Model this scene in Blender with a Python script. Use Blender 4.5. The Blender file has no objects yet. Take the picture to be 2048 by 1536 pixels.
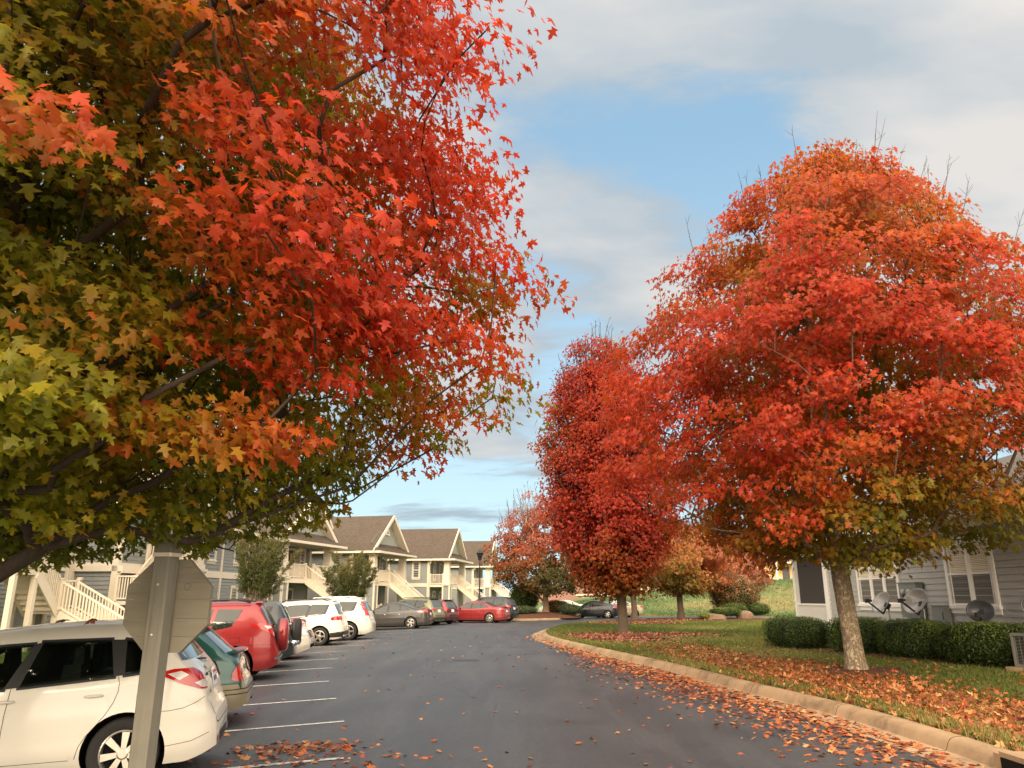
import bpy, bmesh, math, random
import numpy as np
from mathutils import Vector, Matrix
from mathutils.bvhtree import BVHTree
from math import radians as R, sin, cos, pi, sqrt

S = bpy.context.scene
COL = S.collection

# ------------------------------------------------------------ camera
cam_data = bpy.data.cameras.new('camera')
cam = bpy.data.objects.new('camera', cam_data); COL.objects.link(cam)
cam_data.sensor_fit = 'HORIZONTAL'; cam_data.sensor_width = 36.0
cam_data.lens = 36.0 * 1510 / 2048
cam_data.clip_start = 0.05; cam_data.clip_end = 3000
cam.location = (0, 0, 1.7)
cam.rotation_euler = (R(90 + 15.8), 0, 0)
S.camera = cam

# ------------------------------------------------------------ light and exposure
SUN_DIR = Vector((-0.03, -0.88, 0.42)).normalized()      # towards the sun
sun_el = math.asin(SUN_DIR.z); sun_az = math.atan2(SUN_DIR.x, SUN_DIR.y)
ld = bpy.data.lights.new('sun', 'SUN'); ld.energy = 1.3; ld.angle = R(24); ld.color = (1.0, 0.80, 0.58)
sun = bpy.data.objects.new('sun', ld); COL.objects.link(sun)
sun.rotation_euler = SUN_DIR.to_track_quat('Z', 'Y').to_euler()
S.view_settings.view_transform = 'Standard'; S.view_settings.look = 'None'
S.view_settings.gamma = 1.0; S.view_settings.exposure = 1.2
S.render.engine = 'CYCLES'
S.cycles.max_bounces = 8

W = bpy.data.worlds.new('World'); S.world = W; W.use_nodes = True
nt = W.node_tree; nt.nodes.clear()
def wn(t, **k):
    n = nt.nodes.new(t)
    for a, b in k.items(): setattr(n, a, b)
    return n
def wl(a, b): nt.links.new(a, b)
def wmath(op, a, b=None, c=None, clamp=False):
    n = wn('ShaderNodeMath', operation=op); n.use_clamp = clamp
    for i, v in enumerate((a, b, c)):
        if v is None: continue
        if isinstance(v, (int, float)): n.inputs[i].default_value = v
        else: wl(v, n.inputs[i])
    return n.outputs[0]
out = wn('ShaderNodeOutputWorld'); bg = wn('ShaderNodeBackground'); wl(bg.outputs[0], out.inputs[0])
bg.inputs[1].default_value = 0.1
sky = wn('ShaderNodeTexSky'); sky.sky_type = 'NISHITA'; sky.sun_disc = False
sky.sun_elevation = sun_el; sky.sun_rotation = sun_az
sky.altitude = 300; sky.air_density = 1.0; sky.dust_density = 1.5; sky.ozone_density = 2.0
tc = wn('ShaderNodeTexCoord')
sep = wn('ShaderNodeSeparateXYZ'); wl(tc.outputs['Generated'], sep.inputs[0])
zz = wmath('ADD', wmath('MAXIMUM', sep.outputs[2], 0.0), 0.22)
cx = wmath('DIVIDE', sep.outputs[0], zz); cy = wmath('DIVIDE', sep.outputs[1], zz)
comb = wn('ShaderNodeCombineXYZ'); wl(cx, comb.inputs[0]); wl(cy, comb.inputs[1])
mp = wn('ShaderNodeMapping'); wl(comb.outputs[0], mp.inputs[0])
mp.inputs['Location'].default_value = (3.1, 1.7, 0.4); mp.inputs['Rotation'].default_value = (0, 0, R(-32)); mp.inputs['Scale'].default_value = (1.0, 1.9, 1)
noi = wn('ShaderNodeTexNoise'); wl(mp.outputs[0], noi.inputs['Vector'])
noi.inputs['Scale'].default_value = 1.15; noi.inputs['Detail'].default_value = 9; noi.inputs['Roughness'].default_value = 0.6; noi.inputs['Distortion'].default_value = 0.25
dens = noi.outputs['Fac']
nrm = wn('ShaderNodeVectorMath', operation='NORMALIZE'); wl(tc.outputs['Generated'], nrm.inputs[0])
def pix(u, v):
    a, b = (u - 1024) / 1510, (768 - v) / 1510
    c_, s_ = cos(R(15.8)), sin(R(15.8))
    return Vector((a, c_ - b * s_, s_ + b * c_)).normalized()
# large masses of cloud and of open sky, by their direction over the place
for (u, v, rad, amt) in ((1400, 330, 9, -.17), (1230, 230, 6, -.12), (1560, 250, 7, -.11), (1120, 700, 4, -.10), (1080, 250, 5, -.10), (1700, 420, 6, -.07), (1000, 950, 5, -.08), (1180, 610, 5, -.10), (900, 935, 11, -.16), (700, 950, 9, -.10), (1800, 60, 20, .26), (2000, 400, 12, .24), (1240, 470, 7, .24), (1080, 60, 9, .14), (950, 790, 6, .18), (880, 1045, 7, .09), (1120, 1050, 6, .05), (300, 300, 25, .15)):
    dp = wn('ShaderNodeVectorMath', operation='DOT_PRODUCT'); wl(nrm.outputs[0], dp.inputs[0]); dp.inputs[1].default_value = pix(u, v)
    k = 1.0 / (1 - cos(R(rad)))
    e = wmath('MULTIPLY', wmath('SUBTRACT', dp.outputs['Value'], 1.0), k)
    dens = wmath('MULTIPLY_ADD', wmath('EXPONENT', e), amt, dens)
cr = wn('ShaderNodeValToRGB'); wl(dens, cr.inputs[0])
cr.color_ramp.elements[0].position = 0.41; cr.color_ramp.elements[0].color = (0, 0, 0, 1)
cr.color_ramp.elements[1].position = 0.55; cr.color_ramp.elements[1].color = (1, 1, 1, 1)
cr.color_ramp.interpolation = 'EASE'
noi2 = wn('ShaderNodeTexNoise'); wl(mp.outputs[0], noi2.inputs['Vector']); noi2.inputs['Scale'].default_value = 2.4; noi2.inputs['Detail'].default_value = 5
ccol = wn('ShaderNodeValToRGB'); wl(wmath('MULTIPLY_ADD', dens, .5, wmath('MULTIPLY', noi2.outputs['Fac'], .55)), ccol.inputs[0])
ccol.color_ramp.elements[0].position = 0.50; ccol.color_ramp.elements[0].color = (0.43, 0.50, 0.56, 1)
ccol.color_ramp.elements[1].position = 0.72; ccol.color_ramp.elements[1].color = (0.70, 0.68, 0.655, 1)
# clouds low over the horizon are greyer and bluer
lowf = wmath('MULTIPLY_ADD', sep.outputs[2], -7.0, 1.5, clamp=True)
lowm = wn('ShaderNodeMixRGB'); wl(lowf, lowm.inputs[0]); wl(ccol.outputs[0], lowm.inputs[1]); lowm.inputs[2].default_value = (0.38, 0.49, 0.56, 1)
csc = wn('ShaderNodeVectorMath', operation='SCALE'); wl(lowm.outputs[0], csc.inputs[0]); csc.inputs['Scale'].default_value = 5.0
blu = wn('ShaderNodeMixRGB'); blu.inputs[0].default_value = 0.80; wl(sky.outputs[0], blu.inputs[1])
bramp = wn('ShaderNodeValToRGB'); wl(sep.outputs[2], bramp.inputs[0])
bramp.color_ramp.elements[0].position = 0.02; bramp.color_ramp.elements[0].color = (.58, .78, .82, 1)
bramp.color_ramp.elements[1].position = 0.55; bramp.color_ramp.elements[1].color = (.31, .51, .68, 1)
bsc = wn('ShaderNodeVectorMath', operation='SCALE'); wl(bramp.outputs[0], bsc.inputs[0]); bsc.inputs['Scale'].default_value = 5.0
wl(bsc.outputs[0], blu.inputs[2])
mixw = wn('ShaderNodeMixRGB'); wl(cr.outputs[0], mixw.inputs[0]); wl(blu.outputs[0], mixw.inputs[1]); wl(csc.outputs[0], mixw.inputs[2])
# warm glow added as fill light about the sun, kept behind the camera
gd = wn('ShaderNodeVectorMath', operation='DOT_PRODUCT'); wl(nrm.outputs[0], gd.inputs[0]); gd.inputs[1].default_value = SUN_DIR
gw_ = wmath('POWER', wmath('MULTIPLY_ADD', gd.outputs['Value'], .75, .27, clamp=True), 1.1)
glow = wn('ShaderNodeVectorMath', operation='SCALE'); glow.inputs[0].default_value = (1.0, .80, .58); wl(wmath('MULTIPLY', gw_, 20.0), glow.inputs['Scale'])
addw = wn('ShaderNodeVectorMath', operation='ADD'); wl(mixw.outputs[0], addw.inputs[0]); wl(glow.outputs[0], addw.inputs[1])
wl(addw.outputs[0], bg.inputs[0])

# ------------------------------------------------------------ materials
class NT:
    def __init__(s, name):
        s.m = bpy.data.materials.new(name); s.m.use_nodes = True; s.t = s.m.node_tree
        s.b = s.t.nodes['Principled BSDF']; s.o = s.t.nodes['Material Output']
    def n(s, t, **k):
        x = s.t.nodes.new(t)
        for a, b in k.items(): setattr(x, a, b)
        return x
    def l(s, a, b): s.t.links.new(a, b)
    def co(s, scale=(1, 1, 1), kind='Object'):
        c = s.n('ShaderNodeTexCoord'); m = s.n('ShaderNodeMapping'); s.l(c.outputs[kind], m.inputs[0]); m.inputs['Scale'].default_value = scale
        return m.outputs[0]
    def noise(s, v, sc, det=4, rough=.5, dist=0):
        x = s.n('ShaderNodeTexNoise'); s.l(v, x.inputs['Vector']); x.inputs['Scale'].default_value = sc
        x.inputs['Detail'].default_value = det; x.inputs['Roughness'].default_value = rough; x.inputs['Distortion'].default_value = dist
        return x.outputs['Fac']
    def vor(s, v, sc, feature='F1', out='Distance'):
        x = s.n('ShaderNodeTexVoronoi', feature=feature); s.l(v, x.inputs['Vector']); x.inputs['Scale'].default_value = sc
        return x.outputs[out]
    def ramp(s, f, stops):
        x = s.n('ShaderNodeValToRGB'); s.l(f, x.inputs[0]); e = x.color_ramp.elements
        while len(e) < len(stops): e.new(.5)
        for i, (p, c) in enumerate(stops): e[i].position = p; e[i].color = (*c, 1) if len(c) == 3 else c
        return x.outputs[0]
    def mix(s, f, a, b, bt='MIX'):
        x = s.n('ShaderNodeMixRGB', blend_type=bt)
        for i, v in enumerate((f, a, b)):
            if isinstance(v, (int, float)): x.inputs[i].default_value = v
            elif isinstance(v, tuple): x.inputs[i].default_value = (*v[:3], 1)
            else: s.l(v, x.inputs[i])
        return x.outputs[0]
    def math(s, op, a, b=0.0, c=0.0, clamp=False):
        x = s.n('ShaderNodeMath', operation=op); x.use_clamp = clamp
        for i, v in enumerate((a, b, c)):
            if isinstance(v, (int, float)): x.inputs[i].default_value = v
            else: s.l(v, x.inputs[i])
        return x.outputs[0]
    def bump(s, h, st=.3, dist=.02):
        x = s.n('ShaderNodeBump'); s.l(h, x.inputs['Height']); x.inputs['Strength'].default_value = st; x.inputs['Distance'].default_value = dist
        s.l(x.outputs[0], s.b.inputs['Normal'])
    def col(s, v):
        if isinstance(v, tuple): s.b.inputs['Base Color'].default_value = (*v[:3], 1)
        else: s.l(v, s.b.inputs['Base Color'])
    def set(s, rough=.5, metal=0, coat=0, spec=.5):
        s.b.inputs['Roughness'].default_value = rough; s.b.inputs['Metallic'].default_value = metal
        s.b.inputs['Coat Weight'].default_value = coat; s.b.inputs['Specular IOR Level'].default_value = spec; s.b.inputs['Coat Roughness'].default_value = .06

def sc3(c, k): return tuple(min(1, x * k) for x in c)
def m_plain(name, c, rough=.6, metal=0, var=.18, sc=6, coat=0, bump=0, spec=.5):
    t = NT(name); v = t.co(); f = t.noise(v, sc, 5)
    t.col(t.mix(f, sc3(c, 1 - var), sc3(c, 1 + var))); t.set(rough, metal, coat, spec)
    if bump: t.bump(t.noise(v, sc * 8, 3), bump, .01)
    return t.m
def m_paint(name, c, flake=.0, dirt=(.30, .26, .21)):
    t = NT(name); v = t.co()
    f = t.noise(v, 2.2, 6, .65)
    g = t.n('ShaderNodeSeparateXYZ'); t.l(t.n('ShaderNodeTexCoord').outputs['Object'], g.inputs[0])
    low = t.math('MULTIPLY_ADD', g.outputs[2], -1.6, .85, clamp=True)
    d = t.math('MULTIPLY', t.math('MULTIPLY', low, f), .22, clamp=True)
    t.col(t.mix(t.math('ADD', d, .02), t.mix(f, sc3(c, .95), sc3(c, 1.04)), dirt))
    t.set(.38, flake, .7); t.l(t.math('MULTIPLY_ADD', f, .2, .20), t.b.inputs['Roughness'])
    return t.m
def m_glass(name, c=(.015, .02, .018), rough=.04, ior=1.5):
    t = NT(name); v = t.co(); f = t.noise(v, 3.0, 3)
    t.col(t.mix(f, sc3(c, .5), sc3(c, 1.8))); t.set(rough, 0, .0, .9)
    t.b.inputs['IOR'].default_value = ior
    return t.m
def m_leaf(name, tr=.35, rough=.45):
    t = NT(name); a = t.n('ShaderNodeAttribute', attribute_name='Col')
    v = t.co(); f = t.noise(v, 55, 2)
    c = t.mix(f, t.mix(1.0, a.outputs['Color'], (.8, .8, .8), 'MULTIPLY'), t.mix(1.0, a.outputs['Color'], (1.25, 1.2, 1.15), 'MULTIPLY'))
    t.col(c); t.set(rough, 0, 0, .35)
    tl = t.n('ShaderNodeBsdfTranslucent'); t.l(c, tl.inputs[0])
    ms = t.n('ShaderNodeMixShader'); ms.inputs[0].default_value = tr
    t.l(t.b.outputs[0], ms.inputs[1]); t.l(tl.outputs[0], ms.inputs[2]); t.l(ms.outputs[0], t.o.inputs[0])
    return t.m
def m_bark(name, c1, c2, patch=None, sc=9):
    t = NT(name); v = t.co((1, 1, .22)); f = t.noise(v, sc * 2.2, 7, .62, .6)
    base = t.mix(f, c1, c2)
    if patch:
        w = t.co((1, 1, .75)); q = t.noise(w, 19, 6, .7, .8); pm = t.ramp(q, [(.46, (0, 0, 0)), (.56, (1, 1, 1))])
        base = t.mix(t.math('MULTIPLY', pm, .72), base, patch)
        t.bump(t.math('ADD', f, t.math('MULTIPLY', pm, .5)), .9, .02)
    else: t.bump(f, .9, .02)
    t.col(base); t.set(.9, spec=.2); return t.m
def m_shingle(name, c1, c2):
    t = NT(name); v = t.co((1, 1, 1), 'UV')
    b = t.n('ShaderNodeTexBrick'); t.l(v, b.inputs['Vector'])
    b.inputs['Color1'].default_value = (*c1, 1); b.inputs['Color2'].default_value = (*c2, 1); b.inputs['Mortar'].default_value = (*sc3(c1, .45), 1)
    b.inputs['Scale'].default_value = 1; b.inputs['Mortar Size'].default_value = .012; b.inputs['Brick Width'].default_value = .22; b.inputs['Row Height'].default_value = .14
    o = t.co(); n = t.noise(o, 5, 6, .7)
    t.col(t.mix(.55, b.outputs['Color'], t.mix(n, sc3(c1, .6), sc3(c2, 1.3)))); t.set(.95, spec=.15)
    t.bump(b.outputs['Fac'], -.5, .01); return t.m
def m_wood(name, c1, c2, axis=2):
    s = [22, 22, 22]; s[axis] = 1.3
    t = NT(name); v = t.co(tuple(s)); f = t.noise(v, 1.0, 8, .68, 1.2)
    w = t.co(); g = t.noise(w, 2.5, 4)
    dk = t.ramp(t.noise(v, .55, 3, .5, .3), [(.30, (.45, .42, .38)), (.42, (1, 1, 1))])
    t.col(t.mix(.6, t.mix(f, c1, c2), t.mix(1.0, t.mix(g, c1, c2), dk, 'MULTIPLY'))); t.set(.85, spec=.2); t.bump(f, .55, .006); return t.m
def m_asphalt():
    t = NT('asphalt'); v = t.co()
    a = t.noise(v, .35, 6, .6, .6); b = t.noise(v, 90, 3, .7); st = t.noise(t.co((1.5, .16, 1)), .9, 6, .62, .5)
    c = t.ramp(a, [(.34, (.015, .017, .020)), (.55, (.029, .032, .037)), (.68, (.045, .048, .055))])
    c = t.mix(t.ramp(st, [(.45, (0, 0, 0)), (.7, (.6, .6, .6))]), c, (.070, .071, .075))
    c = t.mix(t.ramp(b, [(.54, (0, 0, 0)), (.70, (.6, .6, .6))]), c, (.15, .15, .15)); c = t.mix(t.ramp(b, [(.30, (.6, .6, .6)), (.44, (0, 0, 0))]), c, (.012, .012, .013))
    g2 = t.noise(v, 14, 4, .75); c = t.mix(t.ramp(g2, [(.36, (.55, .55, .55)), (.5, (0, 0, 0))]), c, (.018, .019, .021)); c = t.mix(t.ramp(g2, [(.54, (0, 0, 0)), (.68, (.5, .5, .5))]), c, (.085, .085, .088))
    cr_ = t.vor(t.mix(.12, v, t.n('ShaderNodeTexNoise').outputs['Color'], 'ADD'), .22, 'DISTANCE_TO_EDGE')
    ck = t.ramp(cr_, [(.0, (1, 1, 1)), (.004, (0, 0, 0))]); pm = t.ramp(t.noise(v, .12, 2), [(.48, (0, 0, 0)), (.55, (1, 1, 1))])
    c = t.mix(t.math('MULTIPLY', t.math('MULTIPLY', ck, pm), .8), c, (.012, .012, .012))
    t.col(c); t.set(.72, spec=.75); t.l(t.math('MULTIPLY_ADD', a, .22, .42), t.b.inputs['Roughness'])
    t.bump(b, .35, .01); return t.m
def m_ground(name, stops, sc=3, fine=60, bump=.6, rough=.95):
    t = NT(name); v = t.co(); a = t.noise(v, sc, 8, .65); b = t.noise(v, fine, 4, .7)
    t.col(t.mix(.5, t.ramp(a, stops), t.ramp(b, stops))); t.set(rough, spec=.1); t.bump(b, bump, .04); return t.m
def m_concrete(name, c, dirt=.5):
    t = NT(name); v = t.co(); a = t.noise(v, 1.3, 8, .7, .4); b = t.noise(v, 70, 3)
    c0 = t.ramp(a, [(.36, sc3(c, .42)), (.5, sc3(c, .95)), (.66, sc3(c, 1.25))])
    t.col(t.mix(.25, c0, t.mix(b, sc3(c, .6), sc3(c, 1.3)))); t.set(.9, spec=.2); t.bump(b, .4, .01); return t.m

M = {}
M['cream'] = m_plain('cream_trim', (.64, .57, .45), .55, var=.06, sc=2)
M['cream_rail'] = m_plain('cream_railing', (.66, .58, .45), .5, var=.06, sc=2)
M['white_trim'] = m_plain('white_trim', (.88, .85, .80), .5, var=.06, sc=2)
M['siding'] = m_plain('grey_lap_siding', (.215, .225, .215), .7, var=.12, sc=3)
M['siding_house'] = m_plain('blue_grey_siding', (.40, .395, .37), .65, var=.10, sc=2.5)
M['siding_gable'] = m_plain('sage_gable_siding', (.30, .315, .27), .7, var=.10, sc=3)
M['shingle'] = m_shingle('brown_shingle', (.060, .048, .038), (.115, .092, .072))
M['shingle_far'] = m_shingle('rust_shingle', (.17, .09, .062), (.25, .14, .10))
M['shingle_grey'] = m_shingle('grey_shingle', (.09, .085, .08), (.15, .14, .13))
M['dark_glass'] = m_glass('window_glass', (.03, .034, .036), .06)
M['door_dark'] = m_plain('dark_door', (.035, .03, .035), .4)
M['screen'] = m_plain('insect_screen', (.045, .04, .038), .8)
M['blind'] = m_plain('blind_slats', (.80, .70, .52), .6, var=.05)
M['blind_dark'] = m_plain('dimmed_slats', (.16, .15, .13), .7, var=.05)  # lower slats: the dimming of a screen is put into their colour
M['soffit_grey'] = m_plain('porch_ceiling', (.30, .28, .25), .8)  # warm grey of porch ceilings and vent louvres
M['car_glass'] = m_glass('car_glass', (.018, .024, .020), .02, 1.45)
def m_clear_glass(name, tint):
    t = NT(name); tr = t.n('ShaderNodeBsdfTransparent'); tr.inputs[0].default_value = (*tint, 1); gl = t.n('ShaderNodeBsdfGlossy'); gl.inputs['Roughness'].default_value = .02
    fr = t.n('ShaderNodeFresnel'); fr.inputs[0].default_value = 1.5; ms = t.n('ShaderNodeMixShader'); t.l(t.math('MULTIPLY_ADD', fr.outputs[0], .9, .05, clamp=True), ms.inputs[0])
    t.l(tr.outputs[0], ms.inputs[1]); t.l(gl.outputs[0], ms.inputs[2]); t.l(ms.outputs[0], t.o.inputs[0]); return t.m
M['car_clear'] = m_clear_glass('tinted_car_glass', (.55, .64, .58))
M['cabin'] = m_plain('cabin_lining', (.10, .10, .09), .9)
M['seat'] = m_plain('seat_cloth', (.035, .035, .034), .9)
M['car_glass_rear'] = m_glass('car_rear_glass', (.05, .065, .07), .05)
M['tyre'] = m_plain('tyre_rubber', (.022, .021, .020), .85, bump=.3)
M['rim'] = m_plain('alloy_rim', (.62, .58, .50), .28, .85)
M['black_plastic'] = m_plain('black_plastic', (.02, .02, .021), .5)
M['well'] = m_plain('wheel_well', (.008, .008, .008), .95, spec=.1)
M['red_lens'] = m_plain('red_lens', (.50, .012, .010), .10, coat=1, var=.35, sc=26)
M['amber_lens'] = m_plain('amber_lens', (.75, .22, .02), .12, coat=1)
M['clear_lens'] = m_plain('clear_lens', (.62, .60, .55), .08, coat=1, var=.3, sc=24)
M['chrome'] = m_plain('chrome', (.72, .72, .72), .14, 1)
M['plate'] = m_plain('plate_white', (.68, .68, .70), .5, var=.1)
M['plate_blue'] = m_plain('plate_blue', (.10, .12, .40), .5)
M['plate_red'] = m_plain('plate_red', (.50, .08, .07), .5)
M['concrete'] = m_concrete('curb_concrete', (.32, .22, .13))
M['gutter'] = m_concrete('gutter_concrete', (.36, .25, .155))
M['walk'] = m_concrete('walk_concrete', (.42, .38, .32))
M['asphalt'] = m_asphalt()
M['line'] = m_ground('line_paint', [(.36, (.06, .06, .06)), (.47, (.55, .53, .50)), (.7, (.70, .68, .64))], 7, 30, .2)
M['lawn'] = m_ground('lawn_soil', [(.28, (.06, .072, .016)), (.5, (.115, .135, .030)), (.72, (.20, .18, .058))], 1.1, 26)
M['mulch'] = m_ground('mulch', [(.25, (.035, .018, .012)), (.5, (.10, .048, .030)), (.75, (.17, .09, .06))], 4, 40)
M['hill'] = m_ground('hill_grass', [(.30, (.075, .125, .050)), (.5, (.12, .17, .065)), (.60, (.22, .20, .09)), (.72, (.34, .25, .13))], .11, 1.6, 1.0)
M['meadow'] = m_ground('far_ground', [(.3, (.06, .07, .03)), (.6, (.12, .11, .05))], .2, 4)
M['rock'] = m_ground('boulder', [(.25, (.10, .065, .045)), (.5, (.19, .13, .09)), (.75, (.28, .21, .15))], 2.2, 14, .9)
M['leaf'] = m_leaf('maple_leaf', .62)
M['leaf_small'] = m_leaf('small_leaf', .25, .5)
M['litter'] = m_leaf('fallen_leaf', .10, .7)
M['grass'] = m_leaf('grass_blade', .3, .6)
M['bark_dark'] = m_bark('dark_bark', (.030, .022, .017), (.085, .062, .045))
M['bark_mid'] = m_bark('brown_bark', (.06, .043, .030), (.16, .12, .085))
M['bark_pale'] = m_bark('flaky_bark', (.105, .075, .048), (.21, .16, .105), (.44, .36, .25))
M['bark_tan'] = m_bark('tan_bark', (.17, .115, .07), (.36, .26, .16))
M['post_wood'] = m_wood('weathered_post', (.10, .095, .078), (.27, .25, .20))
M['board_wood'] = m_wood('weathered_board', (.11, .10, .075), (.33, .295, .22), 0)
M['dish'] = m_plain('dish_grey', (.34, .33, .32), .35, .2, coat=.3)
M['dish_dark'] = m_plain('dish_dark', (.060, .065, .072), .4)
M['dark_metal'] = m_plain('dark_metal', (.03, .03, .032), .5, .3)
M['box_grey'] = m_plain('utility_grey', (.20, .215, .20), .6)
M['meter'] = m_plain('meter_glass', (.26, .27, .26), .2, .2)
M['lamp_black'] = m_plain('lamp_black', (.015, .016, .016), .5)
M['yellow_wall'] = m_plain('yellow_wall', (.62, .40, .13), .7, var=.08)
M['stone_wall'] = m_plain('stone_wall', (.50, .42, .30), .8, var=.3, sc=9)
M['tan_wall'] = m_plain('tan_wall', (.34, .30, .20), .8, var=.08)
M['pumpkin'] = m_plain('pumpkin', (.62, .17, .03), .5)
M['red_badge'] = m_plain('red_badge', (.6, .03, .02), .4)
M['white_mark'] = m_plain('white_mark', (.7, .7, .7), .5)

# ------------------------------------------------------------ mesh helpers
class MB:
    def __init__(s): s.v = []; s.f = []; s.m = []; s.uv = {}
    def add(s, vs, fs, mi=0):
        o = len(s.v); s.v += [tuple(p) for p in vs]
        for f in fs: s.f.append(tuple(i + o for i in f)); s.m.append(mi)
    def box(s, c, d, mi=0, rz=0, taper=1.0):
        x, y, z = (k / 2 for k in d); ca, sa = cos(rz), sin(rz); vs = []
        for dz in (-z, z):
            t = taper if dz > 0 else 1
            for dx, dy in ((-x, -y), (x, -y), (x, y), (-x, y)):
                dx *= t; dy *= t; vs.append((c[0] + dx * ca - dy * sa, c[1] + dx * sa + dy * ca, c[2] + dz))
        s.add(vs, [(3, 2, 1, 0), (4, 5, 6, 7), (0, 1, 5, 4), (1, 2, 6, 5), (2, 3, 7, 6), (3, 0, 4, 7)], mi)
    def bar(s, a, b, w, h, mi=0):
        a, b = Vector(a), Vector(b); d = (b - a).normalized(); up = Vector((0, 0, 1))
        if abs(d.z) > .99: up = Vector((1, 0, 0))
        sx = d.cross(up).normalized() * w / 2; uz = sx.cross(d).normalized() * h / 2; vs = []
        for p in (a, b):
            for k, l in ((-1, -1), (1, -1), (1, 1), (-1, 1)): vs.append(p + sx * k + uz * l)
        s.add(vs, [(0, 1, 2, 3), (7, 6, 5, 4), (4, 5, 1, 0), (5, 6, 2, 1), (6, 7, 3, 2), (7, 4, 0, 3)], mi)
    def tube(s, pts, rad, n=8, mi=0, cap=True):
        pts = [Vector(p) for p in pts]; k = len(pts)
        if isinstance(rad, (int, float)): rad = [rad] * k
        up = None; rings = []
        for i, p in enumerate(pts):
            d = (pts[min(i + 1, k - 1)] - pts[max(i - 1, 0)]).normalized()
            if up is None: up = Vector((0, 0, 1)) if abs(d.z) < .9 else Vector((1, 0, 0))
            sx = d.cross(up).normalized(); up = sx.cross(d).normalized()
            rings.append([p + (sx * cos(2 * pi * j / n) + up * sin(2 * pi * j / n)) * rad[i] for j in range(n)])
        vs = [q for r in rings for q in r]; fs = []
        for i in range(k - 1):
            for j in range(n): fs.append((i * n + j, i * n + (j + 1) % n, (i + 1) * n + (j + 1) % n, (i + 1) * n + j))
        if cap: fs += [tuple(range(n))[::-1], tuple((k - 1) * n + j for j in range(n))]
        s.add(vs, fs, mi)
    def lathe(s, prof, n=24, M4=None, mi=0):       # prof: (r, h) about local z
        vs = []; fs = []; k = len(prof)
        for r, h in prof:
            for j in range(n):
                p = Vector((r * cos(2 * pi * j / n), r * sin(2 * pi * j / n), h)); vs.append(M4 @ p if M4 else p)
        for i in range(k - 1):
            for j in range(n): fs.append((i * n + j, i * n + (j + 1) % n, (i + 1) * n + (j + 1) % n, (i + 1) * n + j))
        s.add(vs, fs, mi)
    def prism(s, poly, h, M4=None, mi=0):           # polygon in xy extruded 0..h along z
        n = len(poly); vs = [Vector((x, y, 0)) for x, y in poly] + [Vector((x, y, h)) for x, y in poly]
        if M4: vs = [M4 @ v for v in vs]
        s.add(vs, [tuple(range(n))[::-1], tuple(range(n, 2 * n))] + [(i, (i + 1) % n, n + (i + 1) % n, n + i) for i in range(n)], mi)
    def build(s, name, mats, parent=None, smooth=False, loc=None):
        me = bpy.data.meshes.new(name); me.from_pydata(s.v, [], s.f)
        if not isinstance(mats, (list, tuple)): mats = [mats]
        for m in mats: me.materials.append(m)
        if len(mats) > 1: me.polygons.foreach_set('material_index', s.m)
        if smooth: me.shade_smooth()
        bm = bmesh.new(); bm.from_mesh(me); bmesh.ops.recalc_face_normals(bm, faces=bm.faces); bm.to_mesh(me); bm.free()
        me.update(); o = bpy.data.objects.new(name, me); COL.objects.link(o)
        if parent: o.parent = parent
        if loc: o.location = loc
        return o
def tag(o, label=None, cat=None, group=None, kind=None):
    if label: o['label'] = label
    if cat: o['category'] = cat
    if group: o['group'] = group
    if kind: o['kind'] = kind
    return o
def thing(name, label, cat, loc=(0, 0, 0), rz=0, group=None):
    o = bpy.data.objects.new(name, None); COL.objects.link(o); o.location = loc; o.rotation_euler = (0, 0, rz); o.empty_display_size = .3
    return tag(o, label, cat, group)
def copy_tree(o, parent=None):
    c = o.copy(); COL.objects.link(c); c.parent = parent
    for ch in [k for k in bpy.data.objects if k.parent == o]: copy_tree(ch, c)
    return c
def npmesh(name, V, F, mat, C=None, parent=None, smooth=False):
    me = bpy.data.meshes.new(name); nv, nf, k = len(V), len(F), F.shape[1]
    me.vertices.add(nv); me.vertices.foreach_set('co', V.astype(np.float32).ravel())
    me.loops.add(nf * k); me.loops.foreach_set('vertex_index', F.astype(np.int32).ravel())
    me.polygons.add(nf); me.polygons.foreach_set('loop_start', np.arange(0, nf * k, k, dtype=np.int32))
    me.update(calc_edges=True)
    if C is not None:
        at = me.color_attributes.new('Col', 'FLOAT_COLOR', 'POINT')
        at.data.foreach_set('color', np.concatenate([C, np.ones((nv, 1))], 1).astype(np.float32).ravel())
    me.materials.append(mat)
    if smooth: me.shade_smooth()
    o = bpy.data.objects.new(name, me); COL.objects.link(o)
    if parent: o.parent = parent
    return o
# ------------------------------------------------------------ ground, roads, kerb
def gz(x, y):      # the parking court falls gently away from the road
    f = min(1, max(0, (60 - y) / 16)); return -.042 * f * min(6.5, max(0, float(np.interp(y, [-10, 4, 11.7, 17, 23, 33, 45, 60], [-.4, -1.2, -2.3, -3.8, -4.9, -5.4, -4.8, -3])) - x))
def catmull(P, n=8):
    P = [np.array(p, float) for p in P]; out = []
    for i in range(len(P) - 1):
        p0, p1, p2, p3 = P[max(i - 1, 0)], P[i], P[i + 1], P[min(i + 2, len(P) - 1)]
        for t in np.linspace(0, 1, n, endpoint=False):
            out.append(.5 * ((2 * p1) + (-p0 + p2) * t + (2 * p0 - 5 * p1 + 4 * p2 - p3) * t * t + (-p0 + 3 * p1 - 3 * p2 + p3) * t ** 3))
    out.append(P[-1]); return [Vector((q[0], q[1], 0)) for q in out]
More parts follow.
